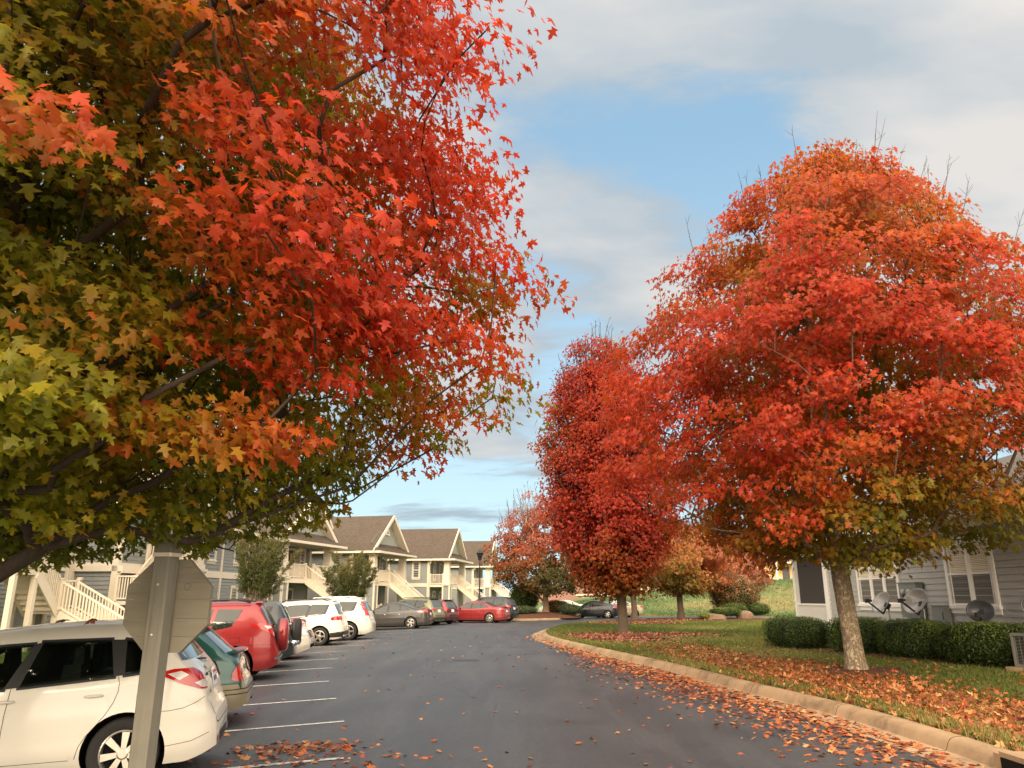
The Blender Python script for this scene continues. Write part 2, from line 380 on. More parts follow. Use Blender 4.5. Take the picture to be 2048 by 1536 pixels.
CURB = catmull([(5.2, -14), (5.2, -4), (5.2, 3), (5.2, 8.5), (5.18, 10), (5.05, 12.2), (4.55, 15.3), (4.2, 17.9), (3.6, 21.5), (2.65, 26.5), (1.9, 31), (1.58, 34.2), (1.62, 37.5), (2.0, 40.7), (3.1, 46.5), (5.8, 53), (9, 57), (14, 61.5), (25, 66), (45, 71), (90, 76)], 8)
def offs(P, d):
    out = []
    for i, p in enumerate(P):
        t = (P[min(i + 1, len(P) - 1)] - P[max(i - 1, 0)]).normalized(); n = Vector((-t.y, t.x, 0)); out.append(p + n * d)
    return out
def sweep(P, prof, name, mat, label=None):       # prof: (offset to the left, z)
    rows = [[Vector((q.x, q.y, z + gz(q.x, q.y))) for q in offs(P, d)] for d, z in prof]
    mb = MB(); k = len(P); mb.add([p for r in rows for p in r], [(a * k + i, a * k + i + 1, (a + 1) * k + i + 1, (a + 1) * k + i) for a in range(len(rows) - 1) for i in range(k - 1)])
    o = mb.build(name, mat, smooth=True); tag(o, kind='structure'); return o
def hill_z(x, y):
    t = min(1, max(0, (y - 78 + .12 * (x - 20)) / 34)); t = t * t * (3 - 2 * t)
    h = min(1, max(0, (x - 4) / 32)); h = h * h * (3 - 2 * h)
    return t * (1.0 + 3.0 * h) * min(1, max(0, (x + 10) / 16)) + .16 * sin(x * .7) * sin(y * .31) * t
mb = MB()
xs = [-700, -300, -120, -60] + list(range(-30, 90, 3)) + [120, 200, 400, 700]; ys = [-60, -20, 0, 30, 60] + list(range(72, 132, 3)) + [150, 200, 300, 500, 900]
vs = [(x, y, hill_z(x, y) - .012 if y > 60 else (-.40 if -14 < x < 3 else -.05)) for y in ys for x in xs]; nx = len(xs)
mb.add(vs, [(j * nx + i, j * nx + i + 1, (j + 1) * nx + i + 1, (j + 1) * nx + i) for j in range(len(ys) - 1) for i in range(nx - 1)])
tag(mb.build('terrain', M['hill'], smooth=True), kind='structure')
# road and parking court: one asphalt sheet
mb = MB(); far = [(5, 72), (-3, 70), (-12, 64), (-12, 40), (-12.5, 30), (-12, 20), (-11.6, 10), (-12, -16)]
poly = [(6, -16), (60, -16), (60, 30), (90, 79), (60, 78), (30, 76)] + far
bm = bmesh.new(); bm.faces.new([bm.verts.new((x, y, 0)) for x, y in poly]); me = bpy.data.meshes.new('road'); 
for ax, vals in ((0, np.arange(-12, 2, .5)), (1, np.arange(-15, 62, 1.0))):
    for v_ in vals: co = [0, 0, 0]; co[ax] = v_; no = [0, 0, 0]; no[ax] = 1; bmesh.ops.bisect_plane(bm, geom=bm.verts[:] + bm.edges[:] + bm.faces[:], plane_co=co, plane_no=no)
for v in bm.verts: v.co.z = gz(v.co.x, v.co.y)
bmesh.ops.triangulate(bm, faces=bm.faces); bm.to_mesh(me); bm.free(); me.shade_smooth(); me.materials.append(M['asphalt'])
o = bpy.data.objects.new('road', me); COL.objects.link(o); tag(o, kind='structure')
# the path along CURB runs away from the camera, so the road is on its left (+d)
sweep(CURB, [(-.06, .02), (-.055, .14), (-.03, .160), (.03, .166), (.12, .160), (.165, .140), (.195, .10), (.215, .05), (.235, .008)], 'kerb', M['concrete'])
sweep(CURB, [(.225, .016), (.45, .008), (.66, .005)], 'gutter', M['gutter'])
jb = MB()
acc = 0
for i in range(1, len(CURB)):
    acc += (CURB[i] - CURB[i - 1]).length
    if acc > 2.6 and CURB[i].y < 60:
        acc = 0; t = (CURB[i] - CURB[i - 1]).normalized(); n = Vector((-t.y, t.x, 0)); a = CURB[i]
        for (d0, z0), (d1, z1) in (((-.03, .161), (.03, .167)), ((.03, .167), (.12, .161)), ((.12, .161), (.165, .141)), ((.165, .141), (.195, .101)), ((.195, .101), (.216, .051)), ((.216, .051), (.236, .012)), ((.236, .016), (.45, .0085)), ((.45, .0085), (.64, .0055))): jb.bar(a + n * d0 + Vector((0, 0, z0)), a + n * d1 + Vector((0, 0, z1)), .009, .003)
tag(jb.build('kerb_joints', M['bark_dark']), kind='structure')
# storm drain mouth in the kerb at the lower right
sd = thing('storm_drain', 'concrete storm drain inlet with dark panel mouth in the right kerb, nearest to the camera', 'drain', (5.2, 7.3, 0))
mb = MB(); mb.box((-.06, 0, .165), (.33, 2.3, .05)); mb.box((-.07, 1.2, .08), (.30, .12, .165)); mb.box((-.07, -1.2, .08), (.30, .12, .165)); mb.build('inlet_slab', M['concrete'], sd)
mb = MB(); mb.box((-.222, 0, .075), (.02, 2.26, .125)); mb.build('dark_mouth_panel', M['well'], sd)  # near-black panel paints in the darkness of the opening

# lawn: a grid clipped by the kerb line, rising gently to the house
CX = np.array([[p.x, p.y] for p in CURB])
def lawn_z(x, y):
    d = max(0, x - 5.0)
    return .152 + .020 * min(d, 8) * min(1, max(0, (40 - y) / 15)) + .02 * sin(x * 1.1) * sin(y * .8) * min(1, d)
def curb_x(y):
    ii = [i for i in range(len(CX) - 1) if (CX[i][1] - y) * (CX[i + 1][1] - y) <= 0]
    if not ii: return CX[-1][0] if y > CX[-1][1] else CX[0][0]
    i = ii[0]; a, b = CX[i], CX[i + 1]; t = (y - a[1]) / (b[1] - a[1] + 1e-9); return a[0] + t * (b[0] - a[0])
mb = MB(); rows = []; ysl = list(np.arange(-12, 34, .75)) + list(np.arange(34, 62, .6)) + list(np.arange(62, 76, .9)); NXL = 46
for y in ysl:
    x0 = curb_x(y) + .0; x1 = max(40, x0 + 10)
    for i in range(NXL):
        t = (i / (NXL - 1)) ** 1.8; x = x0 + (x1 - x0) * t; mb.v.append((x, y, lawn_z(x, y)))
for j in range(len(ysl) - 1):
    for i in range(NXL - 1): a = j * NXL + i; mb.f.append((a, a + 1, a + NXL + 1, a + NXL)); mb.m.append(0)
tag(mb.build('lawn', M['lawn'], smooth=True), kind='structure')
# left verge behind the parked cars: sheet, kerb and walk
LV = [Vector((x, y, 0)) for x, y in ((-9.6, -14), (-9.2, 0), (-8.6, 8), (-9.0, 14), (-10.0, 20), (-10.6, 26), (-10.9, 32), (-10.8, 37), (-10.0, 43), (-8.2, 49), (-6.0, 55), (-3.5, 59.8), (-1.0, 60.3), (1.4, 60.6), (4.0, 63.2), (4.6, 66), (3.9, 69.5), (0, 74))]
LVc = catmull([(p.x, p.y) for p in LV], 5)
sweep(LVc, [(-.02, .0), (0, .14), (.16, .15), (.22, .14)], 'kerb', M['concrete'])
mb = MB(); k = len(LVc); a = offs(LVc, .2); b = offs(LVc, 1.0); c = offs(LVc, 2.4)
mb.add([(p.x, p.y, .140 + gz(p.x, p.y)) for p in a] + [(p.x - 2.6, p.y, .140 + gz(p.x, p.y)) for p in a] + [(min(p.x - 3.4, -13.4 if p.y < 45 else 0), p.y, .06) for p in a] + [(-160, p.y, .06) for p in a], [(i + r * k, i + 1 + r * k, k + i + 1 + r * k, k + i + r * k) for r in range(3) for i in range(k - 1)])
tag(mb.build('verge', M['lawn']), kind='structure')
mb = MB(); mb.add([(p.x, p.y, .150 + gz(p.x, p.y)) for p in b[:int(k * .72)]] + [(p.x, p.y, .150 + gz(p.x - .5, p.y)) for p in c[:int(k * .72)]], [(i, i + 1, int(k * .72) + i + 1, int(k * .72) + i) for i in range(int(k * .72) - 1)])
tag(mb.build('path', M['walk']), kind='structure')
# mulch beds
def bed(cx, cy, rx, ry, z, rz=0, seed=0, dome=.12, name='mulch_bed'):
    rnd = random.Random(seed); ph = [rnd.uniform(0, 6.3) for _ in range(4)]; mb = MB(); N = 36; K = 5
    for kx in range(K + 1):
        for j in range(N):
            a = 2 * pi * j / N; r = (kx / K) * (1 + .10 * sin(2 * a + ph[0]) + .06 * sin(5 * a + ph[1]) + .04 * sin(9 * a + ph[2]))
            x, y = rx * r * cos(a), ry * r * sin(a); X, Y = cx + x * cos(rz) - y * sin(rz), cy + x * sin(rz) + y * cos(rz)
            zz_ = (z(X, Y) if callable(z) else z) + .012 + dome * (1 - (kx / K) ** 2)
            if kx == K: zz_ -= .03
            mb.v.append((X, Y, zz_))
    for kx in range(K):
        for j in range(N): mb.f.append((kx * N + j, kx * N + (j + 1) % N, (kx + 1) * N + (j + 1) % N, (kx + 1) * N + j)); mb.m.append(0)
    return tag(mb.build(name, M['mulch'], smooth=True), kind='structure')
bed(7.2, 16.8, 1.2, 1.1, lawn_z, seed=1, dome=.05)
bed(5.2, 35.2, 1.9, 1.3, lawn_z, seed=2, dome=.05)
bed(8.3, 53.6, 2.4, 1.8, lawn_z, seed=3, dome=.08)
bed(12.8, 59.3, 2.8, 1.8, lawn_z, seed=4, dome=.08)
bed(15.6, 57.5, 4.0, 2.2, lawn_z, seed=5, dome=.15)
bed(1.8, 66.5, 4.6, 4.0, .14, seed=6, dome=.40)
bed(10.3, 20.5, 1.3, 6.0, lawn_z, rz=.30, seed=7, dome=.03)
bed(-13.0, 36, 2.2, 6, .15, rz=-.05, seed=8, dome=.12)
bed(-10.5, 47, 1.8, 5, .15, rz=-.3, seed=9, dome=.12)
# painted stall lines (measured on the ground) and the patched manhole
STALL = [((-2.4, 11.70), 15), ((-3.08, 14.23), 13), ((-3.87, 17.07), 13), ((-4.54, 20.27), 12), ((-5.03, 23.2), 8), ((-5.46, 26.68), 4), ((-5.56, 29.88), 0), ((-5.5, 33.23), 0), ((-5.35, 36.6), -2), ((-5.0, 40.0), -5), ((-4.5, 43.3), -8), ((-1.85, 9.1), 14)]
for (x, y), a in STALL:
    d = Vector((cos(R(a)), sin(R(a)), 0)); n = Vector((-d.y, d.x, 0)); mb = MB(); p = Vector((x, y, 0)); q = p - d * 5.2
    K = 40; vs = []
    for i in range(K + 1):
        c_ = p.lerp(q, i / K); w = .05 + random.Random(i + int(y * 7)).uniform(-.004, .004); c_.z = gz(c_.x, c_.y) + .006; vs += [c_ + n * w, c_ - n * w]
    mb.add(vs, [(2 * i, 2 * i + 1, 2 * i + 3, 2 * i + 2) for i in range(K)])
    tag(mb.build('stall_line', M['line']), kind='structure')
mh = MB(); mh.lathe([(0.001, .006), (.30, .006), (.32, .0045), (.38, .0045)], 32, Matrix.Translation((-1.3, 22.6, 0)))
tag(mh.build('manhole_cover', M['dark_metal']), 'round dark manhole cover set flush in the middle of the asphalt road', 'manhole')
# gutter pan across the far road mouth
# ------------------------------------------------------------ trees
def leaf_template(kind):
    if kind == 'maple': h = [(0, 0), (.15, -.07), (.40, -.03), (.27, .13), (.38, .21), (.64, .40), (.44, .45), (.41, .58), (.16, .49), (.27, .73), (.11, .77), (0, 1.0)]; c = (0, .33)
    elif kind == 'star': h = [(0, 0), (.38, -.02), (.2, .2), (.62, .44), (.18, .5), (.2, .76), (0, 1)]; c = (0, .33)
    elif kind == 'kite': h = [(0, 0), (.30, .10), (.52, .45), (.2, .6), (0, 1)]; c = (0, .4)
    else: h = [(0, 0), (.2, .35), (.14, .75), (0, 1)]; c = (0, .5)
    pts = [c] + h + [(-x, y) for x, y in h[-2:0:-1]]
    P = np.array([(x, y - .15, -.10 * abs(x) - .10 * y * y) for x, y in pts]); P[0, 2] += .03; n = len(pts) - 1
    F = np.array([(0, 1 + i, 1 + (i + 1) % n) for i in range(n)])
    return P, F
LT = {k: leaf_template(k) for k in ('maple', 'star', 'kite', 'oval')}
def nrmz(a): return a / (np.linalg.norm(a, axis=1, keepdims=True) + 1e-9)
def leaves(pos, nor, tip, size, colr, kind, name, mat, parent, rg, grad=None, raw=False):
    P, F = LT[kind]; N = len(pos)
    n = nrmz(nor); y = tip - n * (tip * n).sum(1, keepdims=True); y = nrmz(y); x = np.cross(y, n)
    asp = rg.uniform(.68, 1.15, (N, 1)); curl = rg.uniform(-.4, 3.8, (N, 1))
    V = pos[:, None, :] + size[:, None, None] * (P[None, :, 0:1] * asp[:, None] * x[:, None] + P[None, :, 1:2] * y[:, None] + (P[None, :, 2:3] * curl[:, None]) * n[:, None])
    M_ = len(P); Fa = (F[None] + (np.arange(N) * M_)[:, None, None]).reshape(-1, 3)
    C = np.repeat(colr[:, None, :], M_, 1)
    if grad is not None:      # leaf tips turn before their middles
        g = np.clip((P[:, 1] + .1) * .7 + np.abs(P[:, 0]) * .8, 0, 1)[None, :, None]
        C = C * (1 - .45 * g) + grad[:, None, :] * (.45 * g)
    if raw: return V.reshape(-1, 3), Fa, C.reshape(-1, 3)
    return npmesh(name, V.reshape(-1, 3), Fa, mat, C.reshape(-1, 3), parent)
def skeleton(rg, trunk, limbs_z, pts, step=.35, up=.25, lines=()):
    """nodes and parents: the trunk line, then every target joined to the nearest lower node"""
    pos = [np.array(p, float) for p in trunk]; par = [-1] + list(range(len(trunk) - 1))
    for ln in lines:      # main limbs drawn by hand
        q = int(np.argmin([np.linalg.norm(np.array(p) - np.array(ln[0])) + max(0, p[2] - ln[0][2]) for p in pos])); prev = q; seq = [pos[q]] + [np.array(p, float) for p in ln]
        for a, b in zip(seq[:-1], seq[1:]):
            m = max(1, int(np.linalg.norm(b - a) / .3))
            for i in range(1, m + 1): pos.append(a + (b - a) * i / m + rg.normal(0, .015, 3)); par.append(prev); prev = len(pos) - 1
    cro = np.array(trunk[len(trunk) // 2], float)
    order = np.argsort(np.linalg.norm(pts - np.array(trunk[-1]), axis=1) * .3 + np.linalg.norm(pts - cro, axis=1))
    Ppos = np.zeros((60000, 3)); dep = np.zeros(60000); n = len(pos); Ppos[:n] = pos
    for i in range(1, n): dep[i] = dep[par[i]] + np.linalg.norm(Ppos[i] - Ppos[par[i]])
    ends = []
    for k in order:
        p = pts[k]; d = p - Ppos[:n]; L = np.linalg.norm(d, axis=1) + 1e-6
        cost = L + .22 * dep[:n] + np.where(Ppos[:n, 2] < limbs_z, 50, 0) + np.clip(up * L - d[:, 2], 0, None) * 1.1
        q = int(np.argmin(cost)); L0 = L[q]; m = max(1, int(L0 / step))
        pd = Ppos[q] - Ppos[par[q]] if par[q] >= 0 else np.array([0, 0, 1.]); pd = pd / (np.linalg.norm(pd) + 1e-9)
        c1 = Ppos[q] + (pd * .5 + np.array([0, 0, .25])) * L0 * .35; prev = q
        for i in range(1, m + 1):
            t = i / m; v = (1 - t) ** 2 * Ppos[q] + 2 * t * (1 - t) * c1 + t * t * p + (rg.normal(0, .035, 3) * min(1, L0) if i < m else 0)
            Ppos[n] = v; par.append(prev); dep[n] = dep[prev] + np.linalg.norm(v - Ppos[prev]); prev = n; n += 1
        ends.append(prev)
    cnt = np.zeros(n)
    for e in ends: cnt[e] += 1
    for i in range(n - 1, 0, -1): cnt[par[i]] += cnt[i]
    return Ppos[:n].copy(), par, cnt, ends
def branch_mesh(pos, par, cnt, r0, rt, name, mat, parent, rg, skip_below=0, flare=1.0, zbase=0):
    n = len(pos); tot = cnt[0]; e = math.log(r0 / rt) / math.log(max(tot, 2)); rad = rt * np.maximum(cnt, 1) ** e
    kids = [[] for _ in range(n)]
    for i in range(1, n): kids[par[i]].append(i)
    trunk = MB(); limb = MB(); starts = [(0, [0])]; stack = [(0, -1)]
    while stack:
        s, p = stack.pop(); ch = [p] if p >= 0 else []; cur = s; ch.append(cur)
        while kids[cur]:
            ks = sorted(kids[cur], key=lambda q: -cnt[q])
            for q in ks[1:]: stack.append((q, cur))
            cur = ks[0]; ch.append(cur)
        if len(ch) < 2: continue
        rr = [min(rad[c], rad[ch[1]]) if i == 0 and p >= 0 else rad[c] for i, c in enumerate(ch)]
        if s == 0:
            rr = [r * (1 + (flare - 1) * math.exp(-(pos[c][2] - zbase) / .22)) for r, c in zip(rr, ch)]
        big = rr[0] > r0 * .3
        (trunk if s == 0 or (big and rr[0] > .07) else limb).tube([pos[c] for c in ch], [max(r, rt * .6) for r in rr], 16 if s == 0 else (9 if big else (6 if rr[0] > .02 else 4)), cap=False)
    trunk.build('trunk', mat, parent, True)
    if limb.v: limb.build('limbs', M['bark_mid'] if mat == M['bark_pale'] else mat, parent, True)
    return rad
def envelope_points(rg, n, axis, prof, shell=.5, lean=(0, 0), gap=None):
    zs = np.array([p[0] for p in prof]); rs = np.array([p[1] for p in prof]); out = []
    ph = rg.uniform(0, 6.28, 6)
    while len(out) < n:
        z = rg.uniform(zs[0], zs[-1]); r = np.interp(z, zs, rs)
        if rg.uniform() > (r / rs.max()) ** 1.3 + .05: continue
        a = rg.uniform(0, 2 * pi); t = rg.uniform() ** shell
        rl = r * (1 + .07 * sin(3 * a + ph[0] + z * .7) + .06 * sin(5 * a + ph[1] - z * 1.3) + .04 * sin(9 * a + ph[2] + z * 2.1))
        out.append((axis[0] + lean[0] * (z - zs[0]) + cos(a) * rl * t, axis[1] + lean[1] * (z - zs[0]) + sin(a) * rl * t, z + rg.normal(0, .1), t, a))
    return np.array(out)
def vnoise(P, sc, seed):
    rg = np.random.default_rng(seed); v = np.zeros(len(P))
    for k in range(9):
        d = rg.normal(0, 1, 3); d /= np.linalg.norm(d); v += np.sin(P @ d * sc * rg.uniform(.6, 1.7) + rg.uniform(0, 6.3))
    return v / 3.0
def palette(t, stops):
    xs_ = [s[0] for s in stops]; return np.stack([np.interp(t, xs_, [s[1][c] for s in stops]) for c in range(3)], 1)
def crown_leaves(rg, E, per, rho, flat, size, tcol, stops, kind, parent, axis, grad_stops=None, mat=None, droop=.5, name='crown', jit=.1, keep=None):
    c = E[:, :3]; N = len(c) * per; idx = np.repeat(np.arange(len(c)), per)
    off = rg.normal(0, 1, (N, 3)); off = off / np.linalg.norm(off, axis=1, keepdims=True) * (rg.uniform(0, 1, (N, 1)) ** .45) * rho * rg.uniform(.75, 1.25, (len(c), 1))[idx]; off[:, 2] *= flat
    rad = c[idx, :2] - np.array(axis)[None, :2]; rl = np.linalg.norm(rad, axis=1, keepdims=True) + 1e-6; outv = np.concatenate([rad / rl, np.zeros((N, 1))], 1)
    off[:, 2] -= (off * outv).sum(1) * .28
    pos = c[idx] + off
    if keep is not None:
        k = keep(pos); pos, idx, outv = pos[k], idx[k], outv[k]; N = len(pos)
    nor = np.array([[0, 0, 1.]]) * .55 + outv * .75 + rg.normal(0, .42, (N, 3))
    tip = outv * .4 + np.array([[0, 0, -droop * 1.7]]) + rg.normal(0, .6, (N, 3))
    t = tcol(pos, idx) + rg.normal(0, jit, N); col = palette(np.clip(t, 0, 1), stops) * rg.uniform(.78, 1.2, (N, 1)) * rg.uniform(.85, 1.15, (len(c), 1))[idx]
    g = palette(np.clip(t + .18, 0, 1), stops) * rg.uniform(.85, 1.15, (N, 1)) if grad_stops is None else palette(np.clip(t, 0, 1), grad_stops)
    sz = size * rg.uniform(.62, 1.22, N)
    if kind == 'mixed':      # full maple outline near the viewer's side, a simpler one further off
        nr = np.linalg.norm(pos - np.array([0, 0, 1.7]), axis=1) < 4.4; A = [leaves(pos[k], nor[k], tip[k], sz[k], col[k], kd, '', None, None, rg, g[k], True) for k, kd in ((nr, 'maple'), (~nr, 'star'))]
        return npmesh(name, np.concatenate([A[0][0], A[1][0]]), np.concatenate([A[0][1], A[1][1] + len(A[0][0])]), mat or M['leaf'], np.concatenate([A[0][2], A[1][2]]), parent)
    return leaves(pos, nor, tip, sz, col, kind, name, mat or M['leaf'], parent, rg, g)
def thin(E, rg, frac_at):      # drop clusters with a probability given by height
    return E[rg.uniform(0, 1, len(E)) < frac_at(E)]
MAPLE = [(0, (.15, .19, .014)), (.22, (.27, .255, .016)), (.38, (.34, .19, .016)), (.52, (.44, .112, .016)), (.68, (.51, .076, .016)), (.84, (.54, .055, .018)), (1, (.50, .034, .026))]

def bare_twigs(rg, E, zmin, n, length, parent, axis, rad=.006):
    mb = MB(); top = E[E[:, 2] > zmin]; sel = top[rg.choice(len(top), min(n, len(top)), replace=False)]
    for c in sel:
        b = Vector(c[:3]); o = Vector((c[0] - axis[0], c[1] - axis[1], 0)); o = o * (.22 / max(o.length, .5))
        d = (Vector((0, 0, 1)) + o * 1.2 + Vector(rg.normal(0, .12, 3))).normalized(); L = length * rg.uniform(.5, 1.25)
        tip = b + d * L; mid = b + d * L * .5 + Vector(rg.normal(0, .03, 3)); mb.tube([b - d * .3, mid, tip], [rad * 1.5, rad, rad * .45], 4, cap=False)
        for k in range(int(rg.integers(2, 7))):
            t = rg.uniform(.3, .95); s = b + d * L * t; e = (d + Vector(rg.normal(0, .55, 3))).normalized(); mb.tube([s, s + e * L * rg.uniform(.12, .3)], [rad * .7, rad * .35], 4, cap=False)
    tag(mb.build('bare_twigs', M['bark_dark'], parent), kind='stuff')

# --- the big maple at the left, over the camera's left shoulder
rg = np.random.default_rng(7)
t = thing('maple_tree', 'large green and red maple overhanging the wooden sign post at the left', 'tree', (0, 0, 0))
AX = (-4.5, 6.1)
prof = [(2.05, 2.2), (2.4, 3.3), (3.1, 4.0), (4.0, 4.4), (5.0, 4.45), (6.2, 4.15), (7.5, 3.5), (9.0, 2.4), (10.2, 1.1)]
E = envelope_points(rg, 1650, AX, prof, .45)
def far_from_cam(p): return (np.linalg.norm(p[:, :3] - np.array([0, 0, 1.7]), axis=1) > 3.1)
E = E[far_from_cam(E)]
low = (E[:, 2] < 2.6) & (np.hypot(E[:, 0] - AX[0], E[:, 1] - AX[1]) < 1.3); E = E[~low]; zmin = 1.60 + .088 * E[:, 1] + .25 * np.clip(E[:, 0] + 2.6, 0, 3) + .30 * np.clip(E[:, 0] + 2.1, 0, .9) - .36 * np.clip((-2.5 - E[:, 0]) / .5, 0, 1); E = E[E[:, 2] > zmin - .08]
uu = E[:, 0] / E[:, 1]; dd = np.linalg.norm(E[:, :3] - np.array([0, 0, 1.7]), axis=1); E = E[~((uu < -.48) & (dd < 5.0) & (rg.uniform(0, 1, len(E)) < .55))]
trunk = [(-4.9, 6.0, -.1), (-4.88, 6.0, .4), (-4.85, 6.02, .9), (-4.8, 6.05, 1.3), (-4.75, 6.05, 1.65), (-4.7, 6.05, 2.1), (-4.72, 6.1, 2.7), (-4.6, 6.1, 3.4), (-4.5, 6.1, 4.2), (-4.55, 6.1, 5.2), (-4.5, 6.0, 6.3), (-4.45, 6.1, 7.4)]
extra = np.array([(-2.9, 5.8, 2.65), (-2.0, 6.2, 3.4)])
LN = [[(-4.6, 6.0, 2.2), (-4.26, 5.9, 3.92), (-4.38, 6.0, 5.19), (-4.29, 6.1, 6.2), (-4.36, 6.2, 7.43)], [(-4.65, 6.02, 2.5), (-3.91, 5.8, 3.71), (-3.58, 5.7, 4.28), (-3.29, 5.6, 5.15), (-2.95, 5.5, 5.86), (-2.74, 5.5, 6.57)],
  [(-4.6, 5.95, 2.1), (-4.09, 5.7, 2.58), (-3.36, 5.4, 3.26), (-2.8, 5.2, 3.37), (-2.27, 5.0, 3.55), (-1.73, 4.8, 3.8)], [(-3.70, 5.75, 4.0), (-3.48, 5.8, 4.4), (-3.15, 5.8, 5.03), (-2.66, 5.7, 6.01)],
  [(-4.80, 6.0, 1.35), (-4.15, 5.8, 1.68), (-3.68, 5.6, 1.86), (-3.38, 5.5, 2.04), (-3.05, 5.7, 2.4), (-2.5, 6.0, 2.8), (-1.9, 6.2, 3.2)], [(-2.8, 5.3, 3.45), (-2.66, 5.4, 3.81), (-2.16, 5.5, 4.28), (-1.58, 5.5, 5.13)]]
pos, par, cnt, ends = skeleton(rg, trunk, 1.25, np.concatenate([extra, E[:, :3]]), .32, .45, LN)
branch_mesh(pos, par, cnt, .20, .006, 'limbs', M['bark_dark'], t, rg, flare=1.3)
def tc_left(p, idx):
    r = np.hypot(p[:, 0] - AX[0], p[:, 1] - AX[1]) / 5.0
    e = E[idx]
    v = -.06 + np.random.default_rng(5).normal(0, .10, len(E))[idx] + .12 * np.clip(p[:, 0] + 2.3, 0, 1.8) + .36 * np.clip(r - .35, 0, 1) + .105 * np.clip(p[:, 0] + 3.9, -2, 5) + .05 * np.clip(p[:, 2] - 4.2, -1.4, 5) + .20 * vnoise(e[:, :3], 1.5, 3) + .05 * vnoise(p, 5, 9)
    v = v + .24 * np.clip((4.2 - np.linalg.norm(p - np.array([0, 0, 1.7]), axis=1)) / 1.2, 0, 1) * (p[:, 2] > 3.0)
    return np.clip(v, 0, .80)
crown_leaves(rg, E, 122, .56, .42, .088, tc_left, MAPLE, 'mixed', t, AX, keep=lambda p: (np.linalg.norm(p - np.array([0, 0, 1.7]), axis=1) > 2.75) & (p[:, 2] > 1.60 + .088 * p[:, 1] + .25 * np.clip(p[:, 0] + 2.6, 0, 3) + .30 * np.clip(p[:, 0] + 2.1, 0, .9) - .26 * np.clip((-3.15 - p[:, 0]) / .4, 0, 1) + .10 * vnoise(p, 3.5, 77)), jit=.05)

# --- the maple by the kerb at the right
rg = np.random.default_rng(11)
t = thing('maple_tree', 'tall orange red maple with pale flaky trunk before the grey house', 'tree', (0, 0, 0))
AX = (7.15, 16.8)
prof = [(2.5, 1.2), (2.75, 2.8), (3.3, 3.9), (4.4, 4.9), (5.8, 5.2), (7.4, 4.8), (9.0, 3.85), (10.2, 2.85), (11.2, 1.85), (11.9, 1.1), (12.5, .4)]
E = envelope_points(rg, 1150, AX, prof, .45, lean=(.06, 0))
a_ = E[:, 4]; E = thin(E, rg, lambda e: np.where(e[:, 2] > 11.2, np.where(np.abs(e[:, 0] - AX[0] + .35) < .35, .25, .95), .96))
trunk = [(7.2, 16.8, .1), (7.19, 16.8, .5), (7.17, 16.8, 1.0), (7.13, 16.8, 1.5), (7.1, 16.8, 2.0), (7.08, 16.8, 2.4), (7.1, 16.85, 2.9), (7.2, 16.85, 3.6), (7.25, 16.8, 4.5), (7.15, 16.8, 5.6), (7.1, 16.8, 6.8), (7.0, 16.8, 8.2), (6.95, 16.8, 9.6)]
pos, par, cnt, ends = skeleton(rg, trunk, 2.05, E[:, :3], .35, .42)
branch_mesh(pos, par, cnt, .185, .006, 'limbs', M['bark_pale'], t, rg, flare=1.35, zbase=.2)
def tc_r(p, idx):
    e = E[idx]; r = np.hypot(p[:, 0] - AX[0], p[:, 1] - AX[1]) / 5.2; a = np.clip((AX[0] - p[:, 0]) / 5.2, -1, 1)
    v = .20 + .32 * np.clip(r, 0, 1.1) + .20 * a - .16 * np.clip((4.6 - p[:, 2]) / 2, 0, 1) * (a < .15) + .10 * np.clip((AX[1] - p[:, 1]) / 5, -1, 1) + .045 * np.clip(p[:, 2] - 3.0, 0, 3.2) + .09 * vnoise(e[:, :3], 1.4, 5) + np.random.default_rng(6).normal(0, .06, len(E))[idx] + .05 * vnoise(p, 4, 19)
    hi = np.clip((p[:, 2] - 8.0) / 3.0, 0, 1); v = v * (1 - hi * .5) + .60 * hi * .5
    return np.clip(v, 0, .73)
RUST = [(0, (.10, .14, .012)), (.22, (.20, .20, .014)), (.38, (.32, .17, .016)), (.52, (.43, .115, .016)), (.68, (.47, .070, .016)), (.84, (.46, .040, .018)), (1, (.46, .035, .022))]
crown_leaves(rg, E, 96, .60, .50, .118, tc_r, RUST, 'star', t, AX, jit=.06)
bare_twigs(rg, E[E[:, 3] > .55], 8.6, 70, .95, t, AX)

# --- the dark red upright maple in the middle
rg = np.random.default_rng(21)
t = thing('maple_tree', 'dense dark red upright maple on the lawn where the kerb bends', 'tree', (0, 0, 0))
AX = (4.75, 35.2)
prof = [(2.0, .9), (2.5, 1.6), (3.8, 2.5), (5.4, 2.85), (7.0, 2.9), (9.0, 2.7), (11.0, 2.3), (12.4, 1.7), (13.5, 1.0), (14.2, .3)]
E = envelope_points(rg, 1150, AX, prof, .36, lean=(-.055, 0))
E2 = thin(E, rg, lambda e: np.clip(1.0 - (e[:, 2] - 11.0) / 3.2, .06, 1))
trunk = [(4.95, 35.2, .1), (4.94, 35.2, .6), (4.92, 35.2, 1.2), (4.9, 35.2, 1.8), (4.86, 35.2, 2.5), (4.8, 35.2, 3.6), (4.7, 35.2, 5.2), (4.6, 35.2, 7), (4.5, 35.2, 9), (4.4, 35.2, 11)]
pos, par, cnt, ends = skeleton(rg, trunk, 1.7, E[:, :3], .5, .6)
branch_mesh(pos, par, cnt, .215, .008, 'limbs', M['bark_mid'], t, rg, flare=1.3, zbase=.15)
DARK = [(0, (.14, .10, .012)), (.25, (.34, .10, .016)), (.45, (.42, .060, .020)), (.65, (.30, .030, .020)), (.85, (.46, .045, .022)), (1, (.55, .09, .02))]
